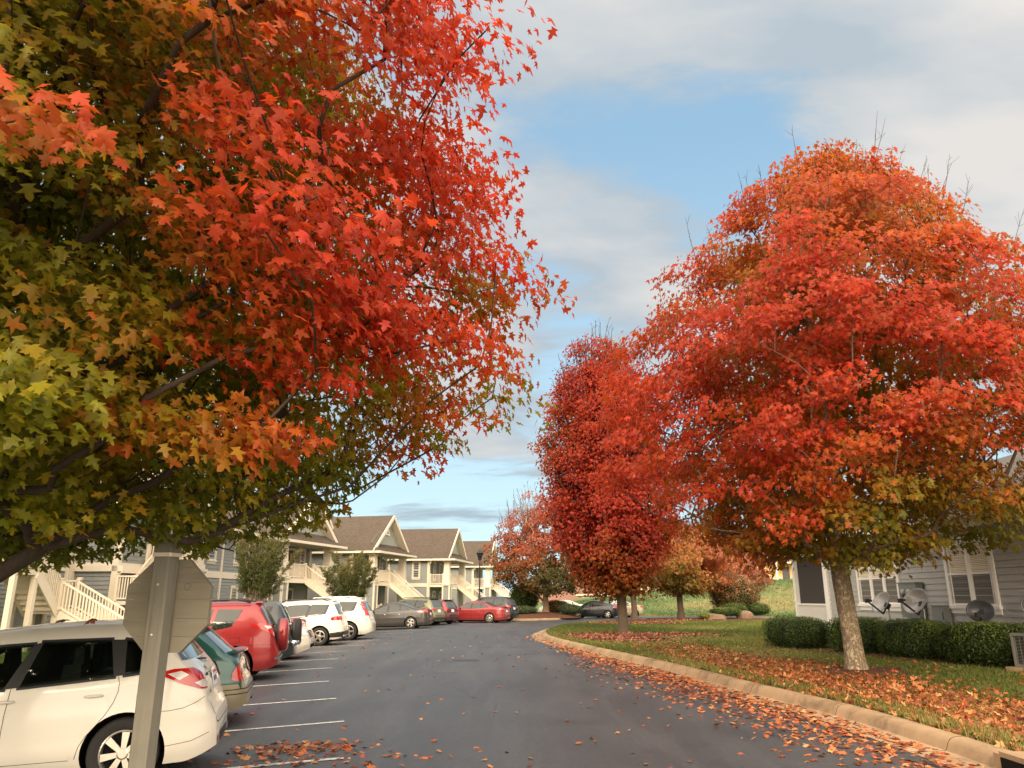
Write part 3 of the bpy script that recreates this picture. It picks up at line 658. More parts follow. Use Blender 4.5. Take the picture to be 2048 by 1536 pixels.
def tc_d(p, idx):
    e = E2[idx]; low_ = np.clip((p[:, 2] - 2.2) / 2.5, 0, 1); rt_ = np.clip((p[:, 0] - 4.0) / 3.5, -1, 1)
    return np.clip(.12 + .50 * low_ + .16 * rt_ + .20 * vnoise(e[:, :3], 1.2, 8) - .14 * np.clip((p[:, 2] - 9.5) / 3, 0, 1), 0, 1)
crown_leaves(rg, E2, 62, .62, .8, .15, tc_d, DARK, 'kite', t, AX, jit=.12)
bare_twigs(rg, E[E[:, 3] > .3], 11.0, 130, 1.0, t, (4.4, 35.2), .010)

# --- trees further back
def back_tree(seed, x, y, z0, prof, n, per, rho, size, stops, label, bark, r0=.15, group=None, lean=(0, 0), tw=0, twz=0, multi=False, kind='kite', thinf=None, f=None):
    rg = np.random.default_rng(seed); t = thing('maple_tree', label, 'tree', (0, 0, 0), group=group); AX = (x, y)
    E = envelope_points(rg, n, AX, prof, .45, lean); h = prof[-1][0]
    tr = [(x, y, z0 - .1), (x + .02, y, z0 + .5), (x - .02, y, prof[0][0] * .8), (x, y, prof[0][0] + .5), (x + .05, y, h * .5), (x, y, h * .75)]
    pos, par, cnt, ends = skeleton(rg, tr, prof[0][0] * .6 if not multi else z0 + .2, E[:, :3], .5, .5)
    branch_mesh(pos, par, cnt, r0, .011, 'limbs', bark, t, rg, flare=1.25, zbase=z0)
    E2 = E if thinf is None else thin(E, rg, thinf)
    zlo, zhi = prof[0][0], prof[-1][0]
    def tcf(p, idx):
        q = (p[:, 2] - zlo) / (zhi - zlo)
        return np.clip((f(p, q) if f else .1 + .75 * q) + .18 * vnoise(E2[idx][:, :3], 1.3, seed), 0, 1)
    crown_leaves(rg, E2, per, rho, .7, size, tcf, stops, kind, t, AX, jit=.12)
    if tw: bare_twigs(rg, E, twz, tw, 1.1, t, AX, .013)
    return t
ORG = [(0, (.10, .13, .02)), (.3, (.24, .19, .035)), (.55, (.46, .20, .055)), (.8, (.52, .18, .075)), (1, (.50, .19, .11))]
back_tree(31, 8.3, 53.6, .25, [(2.6, 1.0), (3.2, 2.4), (4.6, 3.0), (6.0, 2.4), (7.2, .6)], 260, 45, .6, .19, ORG, 'slender trunked small olive maple directly behind the dark red maple', M['bark_mid'], .19)
back_tree(32, 12.7, 59.4, .25, [(2.2, 1.6), (2.8, 3.6), (3.8, 4.6), (5.0, 4.2), (6.0, 3.0), (6.9, 1.2)], 420, 50, .62, .20, ORG, 'low spreading olive and orange maple between the dark red maple and round bush', M['bark_mid'], .23, f=lambda p, q: .30 + .40 * q + .06 * np.clip(p[:, 0] - 11, -3, 5))
PNK = [(0, (.12, .12, .03)), (.35, (.30, .14, .05)), (.7, (.44, .16, .09)), (1, (.42, .19, .14))]
back_tree(33, 19.0, 70, .8, [(2.2, 2.0), (3.0, 4.0), (4.0, 4.8), (5.2, 4.2), (6.2, 2.6), (7.0, .8)], 420, 34, .75, .22, PNK, 'thin crowned peach orange tree at the green bank, behind the round bush', M['bark_tan'], .2, tw=60, twz=4.5, f=lambda p, q: .45 + .45 * q)
LFT = [(0, (.065, .08, .018)), (.25, (.11, .10, .022)), (.45, (.34, .11, .03)), (.62, (.46, .11, .035)), (.8, (.42, .14, .10)), (1, (.50, .24, .20))]
back_tree(34, 2.9, 67.5, .45, [(2.2, 2.2), (3.0, 4.2), (4.2, 4.8), (5.6, 4.4), (7.2, 3.8), (9.4, 2.8), (10.6, 1.2)], 620, 42, .6, .20, LFT, 'many stemmed tree in the far mulch bed, olive below and sparse pink above', M['bark_tan'], .25, lean=(-.10, 0), tw=110, twz=6.2, multi=True, thinf=lambda e: np.clip(1.15 - (e[:, 2] - 4.6) / 5.0, .22, 1), f=lambda p, q: .05 + 1.0 * q)
for i, (x, y, h, lb) in enumerate(((-13, 128, 8, 'distant rust coloured tree left of the lamp, over the last apartment roof'), (30, 122, 7, 'distant peach tree on top of the green bank left of the yellow house'), (44, 128, 8.5, 'distant orange tree behind the yellow house on the bank'))):
    z0 = hill_z(x, y); back_tree(40 + i, x, y, z0, [(z0 + 1.5, 1.6), (z0 + 3, 3.6), (z0 + 5, 4), (z0 + h, .8)], 120, 34, 1.0, .36, PNK, lb, M['bark_mid'], .25)

# --- crape myrtles in front of the apartments: many stems, feathery crown
def myrtle(seed, x, y, z0, h, r, label):
    rg = np.random.default_rng(seed); t = thing('crape_myrtle', label, 'shrub', (x, y, z0), group='multi stemmed shrubs before the apartments')
    st = MB(); P = []; Dv = []; brk = h * .30
    for k in range(22):
        a = rg.uniform(0, 6.28); b = Vector((.20 * cos(a), .16 * sin(a), 0)) * rg.uniform(.3, 1); sp = r * rg.uniform(.1, 1.0); H = h * rg.uniform(.72, 1.0) * (1 - .22 * (sp / r) ** 2)
        pts = [b]; 
        for i in range(1, 9):
            q = i / 8; pts.append(Vector((b.x + cos(a) * sp * (q ** 1.3) + rg.normal(0, .03), b.y + sin(a) * sp * (q ** 1.3) + rg.normal(0, .03), H * q)))
        st.tube(pts, [.028 * (1 - .85 * i / 8) + .003 for i in range(9)], 5, cap=False)
        for i in range(46):
            q = rg.uniform(.40, 1.0); j = q * 8; c = pts[int(j)].lerp(pts[min(8, int(j) + 1)], j - int(j))
            d = Vector((cos(a) + rg.normal(0, .8), sin(a) + rg.normal(0, .8), rg.uniform(.2, 1.3))).normalized(); L = rg.uniform(.25, .55) * (1.25 - .5 * q)
            st.tube([c, c + d * L], [.005, .002], 3, cap=False)
            m = 60; ts = rg.uniform(.1, 1.05, m)[:, None]; P.append(np.array(c)[None] + np.array(d)[None] * L * ts + rg.normal(0, .035, (m, 3))); Dv.append(np.tile(np.array(d), (m, 1)))
    st.build('stems', M['bark_tan'], t, True)
    P = np.concatenate(P); Dv = np.concatenate(Dv); N = len(P); q = np.clip(P[:, 2] / h, 0, 1)
    stops = [(0, (.05, .07, .018)), (.45, (.085, .105, .024)), (.75, (.17, .15, .035)), (1, (.32, .17, .06))]
    col = palette(np.clip(q * .95 - .15 + rg.normal(0, .1, N) + .1 * vnoise(P, 3, seed), 0, 1), stops) * rg.uniform(.75, 1.2, (N, 1))
    leaves(P, rg.normal(0, 1, (N, 3)) + [0, 0, .6], Dv + rg.normal(0, .5, (N, 3)), .062 * rg.uniform(.6, 1.3, N), col, 'oval', 'foliage', M['leaf_small'], t, rg)
myrtle(51, -11.9, 36.5, .2, 5.2, 1.55, 'bigger tan stemmed crape myrtle before the second grey apartment wing')
myrtle(52, -9.8, 46.5, .2, 4.4, 1.6, 'darker farther crape myrtle behind the two white sport utility cars')

# --- clipped shrubs and hedge bushes
def bush(name, label, cat, loc, dims, seed, stops, size=.05, n=5200, boxy=3.0, group=None, kind='oval', rz=0, fuzz=.05):
    rg = np.random.default_rng(seed); t = thing(name, label, cat, loc, rz, group); a, b, c = dims
    def surf(m):
        d = rg.normal(0, 1, (m, 3)); d /= np.linalg.norm(d, axis=1, keepdims=True)
        k = (np.abs(d[:, 0]) ** boxy + np.abs(d[:, 1]) ** boxy + np.abs(d[:, 2]) ** boxy) ** (-1 / boxy); return d, d * k[:, None]
    d, p = surf(n); p = p * (1 + .035 * vnoise(p, 5, seed))[:, None] * rg.uniform(1 - fuzz * 2.2, 1 + fuzz, (n, 1)); P = p * [a, b, c / 2] + [0, 0, c / 2]; k = P[:, 2] > .02; P, d = P[k], d[k]; N = len(P)
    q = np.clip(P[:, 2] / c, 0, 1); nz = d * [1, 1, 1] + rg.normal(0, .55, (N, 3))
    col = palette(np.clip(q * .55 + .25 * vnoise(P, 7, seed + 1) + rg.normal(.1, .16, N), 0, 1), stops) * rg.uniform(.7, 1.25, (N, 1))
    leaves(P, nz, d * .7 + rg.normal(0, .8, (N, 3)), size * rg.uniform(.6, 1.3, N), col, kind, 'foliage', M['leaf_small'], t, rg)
    cm = MB(); rows = 12; seg = 20     # solid dark green core inside the leaves
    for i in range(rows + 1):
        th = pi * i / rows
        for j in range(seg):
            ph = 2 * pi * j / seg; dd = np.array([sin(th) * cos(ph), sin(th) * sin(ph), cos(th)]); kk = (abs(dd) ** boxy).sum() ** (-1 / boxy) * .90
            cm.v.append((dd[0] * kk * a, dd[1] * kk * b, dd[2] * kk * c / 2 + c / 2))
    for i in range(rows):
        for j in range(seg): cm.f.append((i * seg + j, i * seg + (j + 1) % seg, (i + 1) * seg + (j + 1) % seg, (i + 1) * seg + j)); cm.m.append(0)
    cm.build('dark_core', M['bush_core'], t, True); return t
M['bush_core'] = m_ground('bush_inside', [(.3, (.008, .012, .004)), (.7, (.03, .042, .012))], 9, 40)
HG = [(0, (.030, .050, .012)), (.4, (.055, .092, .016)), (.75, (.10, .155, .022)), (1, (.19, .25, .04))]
dx, dy = 2.5, -8.0; hx = [(8.72, 24.3, 1.12), (9.55, 21.75, .88), (10.12, 19.85, .92), (10.66, 17.75, 1.14)]
hl = ['far left', 'second from left, behind the trunk', 'third from left, below the meters', 'longest, nearest the air conditioner']
for i, (x, y, L) in enumerate(hx):
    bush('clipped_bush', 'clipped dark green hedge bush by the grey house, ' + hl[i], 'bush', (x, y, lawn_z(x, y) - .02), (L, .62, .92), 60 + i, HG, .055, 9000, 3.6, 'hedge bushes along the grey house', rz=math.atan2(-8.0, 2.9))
AB = [(0, (.05, .05, .014)), (.4, (.12, .085, .025)), (.7, (.32, .14, .06)), (1, (.50, .27, .16))]
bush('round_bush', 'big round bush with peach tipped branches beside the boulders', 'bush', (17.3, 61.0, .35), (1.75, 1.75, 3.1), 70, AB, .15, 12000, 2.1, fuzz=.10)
bush('low_shrub', 'low dark green mound of juniper draped over the left boulder', 'bush', (15.3, 56.6, .42), (1.1, .7, .62), 71, HG, .08, 3000, 2.2)
bush('low_shrub', 'smooth dark green mound of juniper just behind the boulders', 'bush', (16.3, 58.1, .5), (1.0, .9, .8), 72, HG, .08, 3000, 2.2)
bush('low_shrub', 'dark green shrub at the right foot of the round peach bush', 'bush', (18.6, 59.6, .4), (.9, .8, .9), 73, HG, .09, 2000, 2.2)
bush('low_shrub', 'tiny yellow green tuft in front of the left boulder', 'bush', (13.6, 55.7, .3), (.4, .35, .35), 74, [(0, (.15, .17, .03)), (1, (.30, .33, .06))], .08, 700, 2)
bush('round_bush', 'bright green round shrub beside the last apartment stairs, left of the many stemmed tree', 'bush', (1.1, 70.5, .35), (1.35, 1.2, 2.6), 75, [(0, (.04, .08, .015)), (1, (.13, .20, .03))], .13, 3600, 2.1)
bush('low_shrub', 'low grey green shrub in the mulch bed, left of the many stemmed tree', 'bush', (.8, 64.6, .35), (1.3, .8, .7), 76, [(0, (.04, .06, .03)), (1, (.10, .14, .07))], .10, 2200, 2.2)
bush('low_shrub', 'low grey green shrub in the mulch bed, right of the many stemmed tree', 'bush', (4.9, 65.6, .35), (1.0, .8, .8), 77, [(0, (.04, .06, .03)), (1, (.10, .14, .07))], .10, 1800, 2.2)
bush('low_shrub', 'orange leaved shrub at the back of the mulch bed, right of the many stemmed tree', 'bush', (3.9, 68.6, .4), (1.1, .9, 1.1), 78, AB, .12, 1800, 2.2)
def rock(label, loc, d, seed, flat_top=False):
    rnd = random.Random(seed); bm = bmesh.new(); bmesh.ops.create_icosphere(bm, subdivisions=4, radius=1); off = Vector((rnd.uniform(0, 9), rnd.uniform(0, 9), 0))
    from mathutils import noise as mn
    for v in bm.verts:
        p = v.co.copy(); q = Vector([math.copysign(abs(c) ** .62, c) for c in p]) * .9; q *= 1 + .22 * mn.noise(p * 1.1 + off) + .08 * mn.noise(p * 3.2 + off); v.co = Vector((q.x * d[0], q.y * d[1], q.z * d[2]))
    me = bpy.data.meshes.new('boulder'); bm.to_mesh(me); bm.free(); me.shade_smooth(); me.materials.append(M['rock']); o = bpy.data.objects.new('boulder', me); COL.objects.link(o); o.location = loc; tag(o, label, 'boulder', 'boulders beside the round bush')
rock('long low brown boulder under the juniper, the left one', (14.3, 56.4, .34), (1.05, .6, .32), 1)
rock('pale squarish tan boulder, the right one', (16.75, 56.8, .42), (.60, .45, .42), 2)

# ------------------------------------------------------------ fallen leaves and grass
def scatter_leaves(name, P, Z, rg, size, stops, label=None, kind='star', mat=None, lift=.012, tilt=.3):
    N = len(P); pos = np.stack([P[:, 0], P[:, 1], Z + lift + rg.uniform(0, .02, N)], 1)
    nor = np.array([[0, 0, 1.]]) + rg.normal(0, tilt, (N, 3)); tip = rg.normal(0, 1, (N, 3))
    col = palette(rg.uniform(0, 1, N), stops) * rg.uniform(.65, 1.2, (N, 1))
    P0, F0 = LT[kind]
    o = leaves(pos, nor, tip, size * rg.uniform(.6, 1.25, N), col, kind, name, mat or M['litter'], None, rg); tag(o, kind='stuff'); return o
LIT = [(0, (.09, .030, .018)), (.25, (.24, .062, .024)), (.5, (.38, .105, .032)), (.74, (.44, .17, .055)), (.92, (.50, .28, .12)), (1, (.48, .04, .02))]
LITD = [(0, (.09, .035, .025)), (.5, (.24, .075, .045)), (.8, (.36, .15, .08)), (1, (.45, .22, .14))]
lz = np.vectorize(lawn_z); cvx = np.vectorize(curb_x)
rg = np.random.default_rng(80); P = []
a = rg.uniform(size=(120000, 2)); X = 3 + a[:, 0] * 11; Y = 7 + a[:, 1] * 22; c0 = cvx(Y); s = X - c0
dens = np.clip(np.exp(-((X - 6.15 + .05 * (Y - 14)) / np.where(X > 6.15, 1.05, 1.5)) ** 2) * np.exp(-((Y - 14.5) / 6.6) ** 2 * .8) * 2.6 + .02, 0, 1.9) * (s > .05) * np.clip(1.15 - .9 * np.clip((Y - 18.0) / 3, 0, 1) * (X > 6.4), .02, 1)
dens *= .55 + .55 * np.clip(vnoise(np.stack([X, Y, X * 0], 1), 2.2, 4) + .5, 0, 1.4)
k = rg.uniform(size=len(X)) < dens * .80; P = np.stack([X[k], Y[k]], 1)
scatter_leaves('fallen_leaves', P, lz(P[:, 0], P[:, 1]), rg, .095, LIT, tilt=.55)
P = []
for (cx_, cy_, sx, sy, n, rz) in ((3.7, 31.2, 2.2, .9, 2600, -.9), (5.8, 33.6, 2.3, .7, 1400, -.35), (7.6, 50, 2.2, 1.2, 1700, -.3), (10.6, 56.5, 2.8, 1.5, 1700, -.2)):
    g = rg.normal(0, 1, (n, 2)) * [sx * .6, sy * .8]; P.append(np.stack([cx_ + g[:, 0] * cos(rz) - g[:, 1] * sin(rz), cy_ + g[:, 0] * sin(rz) + g[:, 1] * cos(rz)], 1))
P = np.concatenate(P); P = P[P[:, 0] > cvx(P[:, 1]) + .1]
scatter_leaves('fallen_leaves', P, lz(P[:, 0], P[:, 1]) + .03, rg, .13, LITD, kind='star', tilt=.5)
# leaves blown against the kerb and loose on the asphalt
n = 6500; Y = 6 + 27 * rg.uniform(size=n) ** .9; d = .12 + np.abs(rg.normal(0, .75, n)) * np.clip(1.25 - np.abs(Y - 14) / 16, .2, 1); kk = rg.uniform(size=n) < np.clip(1.2 - np.abs(Y - 15) / 14, .12, 1); X = cvx(Y) - .2 - d
P1 = np.stack([X, Y], 1)[kk]
n = 620; P2_ = np.stack([rg.uniform(-6, 4.5, n), 4 + 34 * rg.uniform(size=n) ** 1.4], 1); P2_ = P2_[(P2_[:, 0] < cvx(P2_[:, 1]) - .3) & (rg.uniform(size=n) < .5)]
P3 = np.concatenate([rg.normal(0, 1, (170, 2)) * [.42, .22] + [-2.55, 9.75], rg.normal(0, 1, (120, 2)) * [.9, .5] + [-2.2, 8.8], rg.normal(0, 1, (60, 2)) * [.5, .3] + [-2.0, 8.0]])
n = 160; Y4 = rg.uniform(26, 38, n); P4 = np.stack([cvx(Y4) - .25 - np.abs(rg.normal(0, .25, n)), Y4], 1)
P = np.concatenate([P1, P2_, P3, P4]); scatter_leaves('fallen_leaves', P, np.array([gz(a, b) for a, b in P]), rg, .092, LIT, tilt=.25, lift=.006)
# grass blades on the near lawn
n = 190000; Y = 6.5 + 48 * rg.uniform(size=n) ** 1.7; X = cvx(Y) + .03 + (8.5 + .12 * Y) * rg.uniform(size=n) ** 1.15; Z = lz(X, Y)
hgt = rg.uniform(.025, .075, n) * (1 + .7 * (X - cvx(Y) < .5)); wd = .0045 * (1 + Y / 9); a = rg.uniform(0, 6.28, n); ln = rg.normal(0, .03, (n, 2))
V = np.zeros((n, 3, 3)); V[:, 0] = np.stack([X - np.cos(a) * wd, Y - np.sin(a) * wd, Z - .004], 1); V[:, 1] = np.stack([X + np.cos(a) * wd, Y + np.sin(a) * wd, Z - .004], 1); V[:, 2] = np.stack([X + ln[:, 0], Y + ln[:, 1], Z + hgt], 1)
gn = vnoise(np.stack([X, Y, X * 0], 1), .9, 12)[:, None]; C = palette(np.clip(.45 + .25 * gn[:, 0] + rg.normal(0, .2, n), 0, 1), [(0, (.07, .09, .018)), (.5, (.125, .155, .030)), (.85, (.22, .21, .055)), (1, (.36, .30, .13))])
tag(npmesh('grass', V.reshape(-1, 3), np.arange(n * 3).reshape(n, 3), M['grass'], np.repeat(C, 3, 0)), kind='stuff')
# shaggy grass on the bank
n = 60000; X = rg.uniform(4, 75, n); Y = rg.uniform(76, 116, n); hz = np.vectorize(hill_z)(X, Y); hgt = rg.uniform(.05, .22, n); wd = .06; a = rg.uniform(0, 6.28, n); ln = rg.normal(0, .22, (n, 2))
V = np.zeros((n, 3, 3)); V[:, 0] = np.stack([X - np.cos(a) * wd, Y - np.sin(a) * wd, hz - .03], 1); V[:, 1] = np.stack([X + np.cos(a) * wd, Y + np.sin(a) * wd, hz - .03], 1); V[:, 2] = np.stack([X + ln[:, 0], Y + ln[:, 1], hz + hgt], 1)
q = np.clip(.40 + .38 * vnoise(np.stack([X, Y * 1.6, X * 0], 1), .22, 33) + .012 * (X - 25) - .010 * (Y - 90) + rg.normal(0, .08, n), 0, 1)
C = palette(q, [(0, (.07, .12, .04)), (.4, (.12, .18, .06)), (.62, (.24, .22, .09)), (1, (.40, .28, .14))])
tag(npmesh('grass', V.reshape(-1, 3), np.arange(n * 3).reshape(n, 3), M['grass'], np.repeat(C, 3, 0)), kind='stuff')
# ------------------------------------------------------------ buildings
def lap(mb, A, B, z0, z1, n, expo=.17, wf=None, mi=0):
    """lap siding from A to B (xy), each board a tilted strip with a butt edge; wf(z) gives the 0..1 span kept at height z"""
    A, B, n = Vector((*A, 0)), Vector((*B, 0)), Vector((*n, 0)); z = z0
    while z < z1 - .01:
        zt = min(z + expo, z1); s = wf(z) if wf else (0, 1); s2 = wf(zt) if wf else (0, 1)
        if s[1] - s[0] > .02:
            a, b, c, d = A.lerp(B, s[0]), A.lerp(B, s[1]), A.lerp(B, s2[1]), A.lerp(B, s2[0]); o = n * .030; up = Vector((0, 0, 1))
            mb.add([a + o + up * z, b + o + up * z, c + n * .003 + up * zt, d + n * .003 + up * zt, a + up * z, b + up * z], [(0, 1, 2, 3), (4, 5, 1, 0)], mi)
        z = zt
def window(root, p, ang, w, h, mats, name='window', units=1, blinds=False, sashes=True, trim=.11, label=None):
    """p: centre of the sill on the wall, ang: direction the window faces; local x to its right seen from outside is -y"""
    f = MB(); pw = w / units
    f.box((.02, 0, h + trim * .55), (.05, w + 2 * trim + .06, trim * 1.1)); f.box((.035, 0, -.04), (.09, w + 2 * trim + .08, .08))
    f.box((.012, 0, -.14), (.03, w + 2 * trim, .12))
    for i in range(units + 1): f.box((.018, -w / 2 + i * pw + (-trim / 2 if i == 0 else trim / 2 if i == units else 0), h / 2), (.045, trim, h))
    if sashes:
        for i in range(units):
            y = -w / 2 + (i + .5) * pw; iw = pw - (trim * (.5 if units > 1 else 0)); f.box((.012, y, h * .5), (.03, pw, .055))
            for k in (-1, 1): f.box((.008, y + k * (pw / 2 - .05 - (trim / 4 if units > 1 else 0)), h / 2), (.02, .045, h))
            f.box((.007, y, .03), (.02, pw, .05)); f.box((.007, y, h - .03), (.02, pw, .05))
    o = f.build(name, mats, root); o.location = p; o.rotation_euler = (0, 0, ang)
    g = MB(); g.box((-.012, 0, h / 2), (.02, w, h)); g.build('pane', M['dark_glass'], o)
    if blinds:
        b = MB(); b2 = MB()
        for i in range(units):
            y = -w / 2 + (i + .5) * pw; k = 0; z = .06
            while z < h - .06:
                (b if z > h / 2 else b2).box((.001, y, z), (.006, pw - trim - .05, .037)); z += .045
        b.build('blind', M['blind'], o); b2.build('dimmed_blind', M['blind_dark'], o)
    return o
def rail(mb, a, b, h=.95, gap=.11, post=True, bw=.035):
    a, b = Vector(a), Vector(b); L = (b - a).length; up = Vector((0, 0, 1)); n = max(2, int((b - a).to_2d().length / gap))
    mb.bar(a + up * h, b + up * h, .075, .06); mb.bar(a + up * .10, b + up * .10, .05, .06)
    for i in range(1, n): p = a.lerp(b, i / n); mb.bar(p + up * .11, p + up * (h - .02), bw, bw)
    if post:
        for p in (a, b): mb.box((p.x, p.y, p.z + (h + .08) / 2), (.10, .10, h + .08)); mb.box((p.x, p.y, p.z + h + .10), (.14, .14, .04))
def flight(root, a, b, w, side, nm=True):
    """stair from a (top) to b (foot), width w towards 'side' (unit xy)"""
    a, b, s = Vector(a), Vector(b), Vector((*side, 0)); n = max(2, round((a.z - b.z) / .18)); st = MB(); d2 = Vector((b.x - a.x, b.y - a.y, 0)); dn = d2.normalized(); run = d2.length / n
    rz = math.atan2(dn.y, dn.x)
    for i in range(n):
        z = a.z - (i + 1) * (a.z - b.z) / n; c = a + dn * run * (i + .5) + s * w / 2; st.box((c.x, c.y, z), (run + .03, w, .045), 0, rz)
        st.box((c.x - dn.x * run / 2, c.y - dn.y * run / 2, z + (a.z - b.z) / n / 2), (.02, w, (a.z - b.z) / n), 0, rz)
    for k in (0, 1): p = s * (w * k); st.bar(a + p - Vector((0, 0, .16)), b + p - Vector((0, 0, .10)), .05, .30)
    st.build('stairs', M['cream'], root)
    for k in (0, 1): r = MB(); p = s * (w * k); rail(r, a + p, b + p, .92); r.build('stair_railing', M['cream_rail'], root)
def roof_slab(mb, P, t=.12, mi=0):
    """a quad roof plane with thickness; P = four corners, eave first"""
    P = [Vector(p) for p in P]; n = (P[1] - P[0]).cross(P[-1] - P[0]).normalized(); n = n if n.z > 0 else -n
    Q = [p - n * t for p in P]; k = len(P); mb.add(P + Q, [tuple(range(k)), tuple(range(2 * k - 1, k - 1, -1))] + [(i, (i + 1) % k, k + (i + 1) % k, k + i) for i in range(k)], mi)
def uv_roof(o):
    me = o.data; uv = me.uv_layers.new(name='UVMap')
    for p in me.polygons:
        n = p.normal; h = Vector((0, 0, 1)).cross(n)
        if h.length < .05: h = Vector((1, 0, 0))
        h.normalize(); u2 = n.cross(h)
        for li in p.loop_indices: c = me.vertices[me.loops[li].vertex_index].co; uv.data[li].uv = (c.dot(h), c.dot(u2))
def column(root, x, y, z0, fl, top):
    pr = MB(); pr.box((x, y, (z0 + fl) / 2), (.70, .70, fl - z0)); o = pr.build('pier', M['siding'], root)
    tb = MB()
    for a in (-1, 1):
        for b in (-1, 1): tb.box((x + a * .33, y + b * .33, (z0 + fl) / 2), (.13, .13, fl - z0 - .004))
    tb.build('pier_trim', M['cream'], o)
    c = MB(); c.box((x, y, fl + .05), (.94, .94, .14)); c.box((x, y, fl - .06), (.84, .84, .10)); c.box((x, y, fl + .22), (.74, .74, .22))
    c.box((x, y, (fl + .32 + top) / 2), (.62, .62, top - fl - .32), 0, 0, .84); c.box((x, y, top - .10), (.64, .64, .16)); c.build('column', M['cream'], root)
def gable_wing(label, loc, rz, z0=0.0, Wd=7.4, back=14, stairs=(), ground_rail=True, ext=None, dormer=None, win_side=True, near_bay=False, group='gabled apartment wings'):
    t = thing('apartment_building', label, 'apartment', (loc[0], loc[1], z0), rz, group); h = Wd / 2; fl = 2.95; ev = 5.35; pk = 8.55; px = -2.1
    w = MB()
    lap(w, (px, h), (px, -h), .15, ev, (1, 0)); lap(w, (-back, -h), (px, -h), .15, ev, (0, -1)); lap(w, (px, h), (-back, h), .15, ev, (0, 1))
    w.build('wall', M['siding'], t)
    cb = MB()
    for y in (-h, h): cb.box((px + .0, y, ev / 2), (.26, .26, ev)); 
    cb.box((-back / 2 + px / 2, -h - .01, fl - .05), (back + px - .3, .10, .34)); cb.box((px + .01, 0, fl - .05), (.10, Wd - .3, .34))
    cb.box((-back / 2 + px / 2 - .2, h + .01, fl - .05), (back + px - .3, .10, .34))
    cb.box((-6.2, -h - .012, ev / 2), (.16, .08, ev - .1))
    cb.build('corner_board', M['cream'], t)
    fn = MB(); fn.box(((px - back) / 2, 0, .06), (back + px - .1, Wd - .1, .2)); fn.build('foundation', M['concrete'], t)
    # gable wall, vent and rake
    gw = MB(); gx = -.55; gz = 6.0; rise = (pk - gz)
    lap(gw, (gx, -h), (gx, h), gz, pk - .05, (1, 0), .17, lambda z: ((z - gz) / rise * .5, 1 - (z - gz) / rise * .5)); gw.build('gable_wall', M['siding_gable'], t)
    vt = MB(); A = [(cos(a) * .36, sin(a) * .42) for a in np.linspace(0, pi, 13)]; mt = Matrix(((0, 0, 1, gx + .03), (1, 0, 0, 0), (0, 1, 0, gz + 1.05), (0, 0, 0, 1)))
    vt.prism(A, .05, mt); vt.box((gx + .06, 0, gz + 1.02), (.10, .86, .08)); v = vt.build('gable_vent', M['white_trim'], t)
    vi = MB(); mt2 = mt.copy(); mt2[0][3] += .052; vi.prism([(x * .66, y * .66 + .03) for x, y in A], .008, mt2); vi.build('louvre', M['soffit_grey'], v)
    rf = MB(); oh = .45; sl = (pk - gz) / h; e = h + oh; ez = pk - sl * e; ztop = .14
    # main roof planes reach down to the side eaves
    ez2 = ev + .02; e2 = h + .45
    for s in (-1, 1): roof_slab(rf, [(.05, s * e2, ez2 + .1), (-back, s * e2, ez2 + .1), (-back, 0, pk + ztop), (.05, 0, pk + ztop)][:: s], .10)
    # pent roof under the gable, with hipped ends
    roof_slab(rf, [(.62, -h - .55, ev + .02), (.62, h + .55, ev + .02), (gx + .02, h - .1, gz + .12), (gx + .02, -h + .1, gz + .12)], .08)
    for s in (-1, 1): roof_slab(rf, [(.62, s * (h + .55), ev + .025), (-1.6, s * (h + .55), ev + .025), (-1.6, s * (h - .1), gz + .11), (gx + .02, s * (h - .1), gz + .115)][:: s], .075)
    o = rf.build('roof', M['shingle'], t); uv_roof(o)
    tr = MB()
    for s in (-1, 1): tr.bar((.06, s * (e2 + .03), ez2 + .01), (.06, 0, pk + ztop - .13), .09, .26)
    for s in (-1, 1): tr.bar((-.27, s * (e2 - .1), ez2 - .02), (-.27, 0, pk - .10), .56, .03)
    tr.box((.66, 0, ev - .03), (.10, Wd + 1.3, .17)); 
    for s in (-1, 1): tr.box((-back / 2 + .3, s * (h + .60), ev - .03), (back + .62, .10, .17))
    tr.build('rake_and_gutter', M['cream'], t)
    sf = MB(); sf.box((px / 2 + .28, 0, ev - .10), (-px + .72, Wd + 1.05, .04)); sf.box(((px - back) / 2, -h - .28, ev - .10), (back + px, .56, .04)); sf.build('porch_ceiling', M['soffit_grey'], t)
    # porch
    pf = MB(); pf.box((px / 2, 0, fl - .12), (-px, Wd, .22)); pf.box((.03, 0, fl - .14), (.06, Wd + .04, .30)); pf.build('porch_floor', M['cream'], t)
    for y in ((h - .35,) if near_bay else (-h + .35, h - .35)): column(t, -.32, y, .05, fl, ev - .1)
    if near_bay:      # the near end of the porch is closed in
        w = MB(); y0, y1, xb = -h + .12, -h + 2.35, -.28; lap(w, (xb, y1), (xb, y0), .15, ev - .1, (1, 0)); lap(w, (px, y0), (xb, y0), .15, ev - .1, (0, -1)); lap(w, (xb, y1), (px, y1), .15, ev - .1, (0, 1)); w.build('bay_wall', M['siding'], t)
        w = MB(); 
        for y in (y0, y1): w.box((xb, y, ev / 2), (.24, .24, ev - .1))
        w.box((xb + .01, (y0 + y1) / 2, fl - .05), (.08, y1 - y0 - .2, .34)); w.box(((px + xb) / 2, y0 - .01, fl - .05), (xb - px - .2, .08, .34)); w.build('bay_trim', M['cream'], t)
    rl = MB(); gy = stairs[0][1][1] if stairs else 9; gw_ = stairs[0][3] if stairs else 0
    lo_y = -h + (2.5 if near_bay else .7); segs = [(lo_y, h - .7)] if not stairs else ([(lo_y, gy), (gy + gw_, h - .7)])
    runs = [((-.06, a, fl), (-.06, b, fl)) for a, b in segs if b - a > .3] + [((-.66, s * (h - .1), fl), (px + .15, s * (h - .1), fl)) for s in ((1,) if near_bay else (-1, 1))]
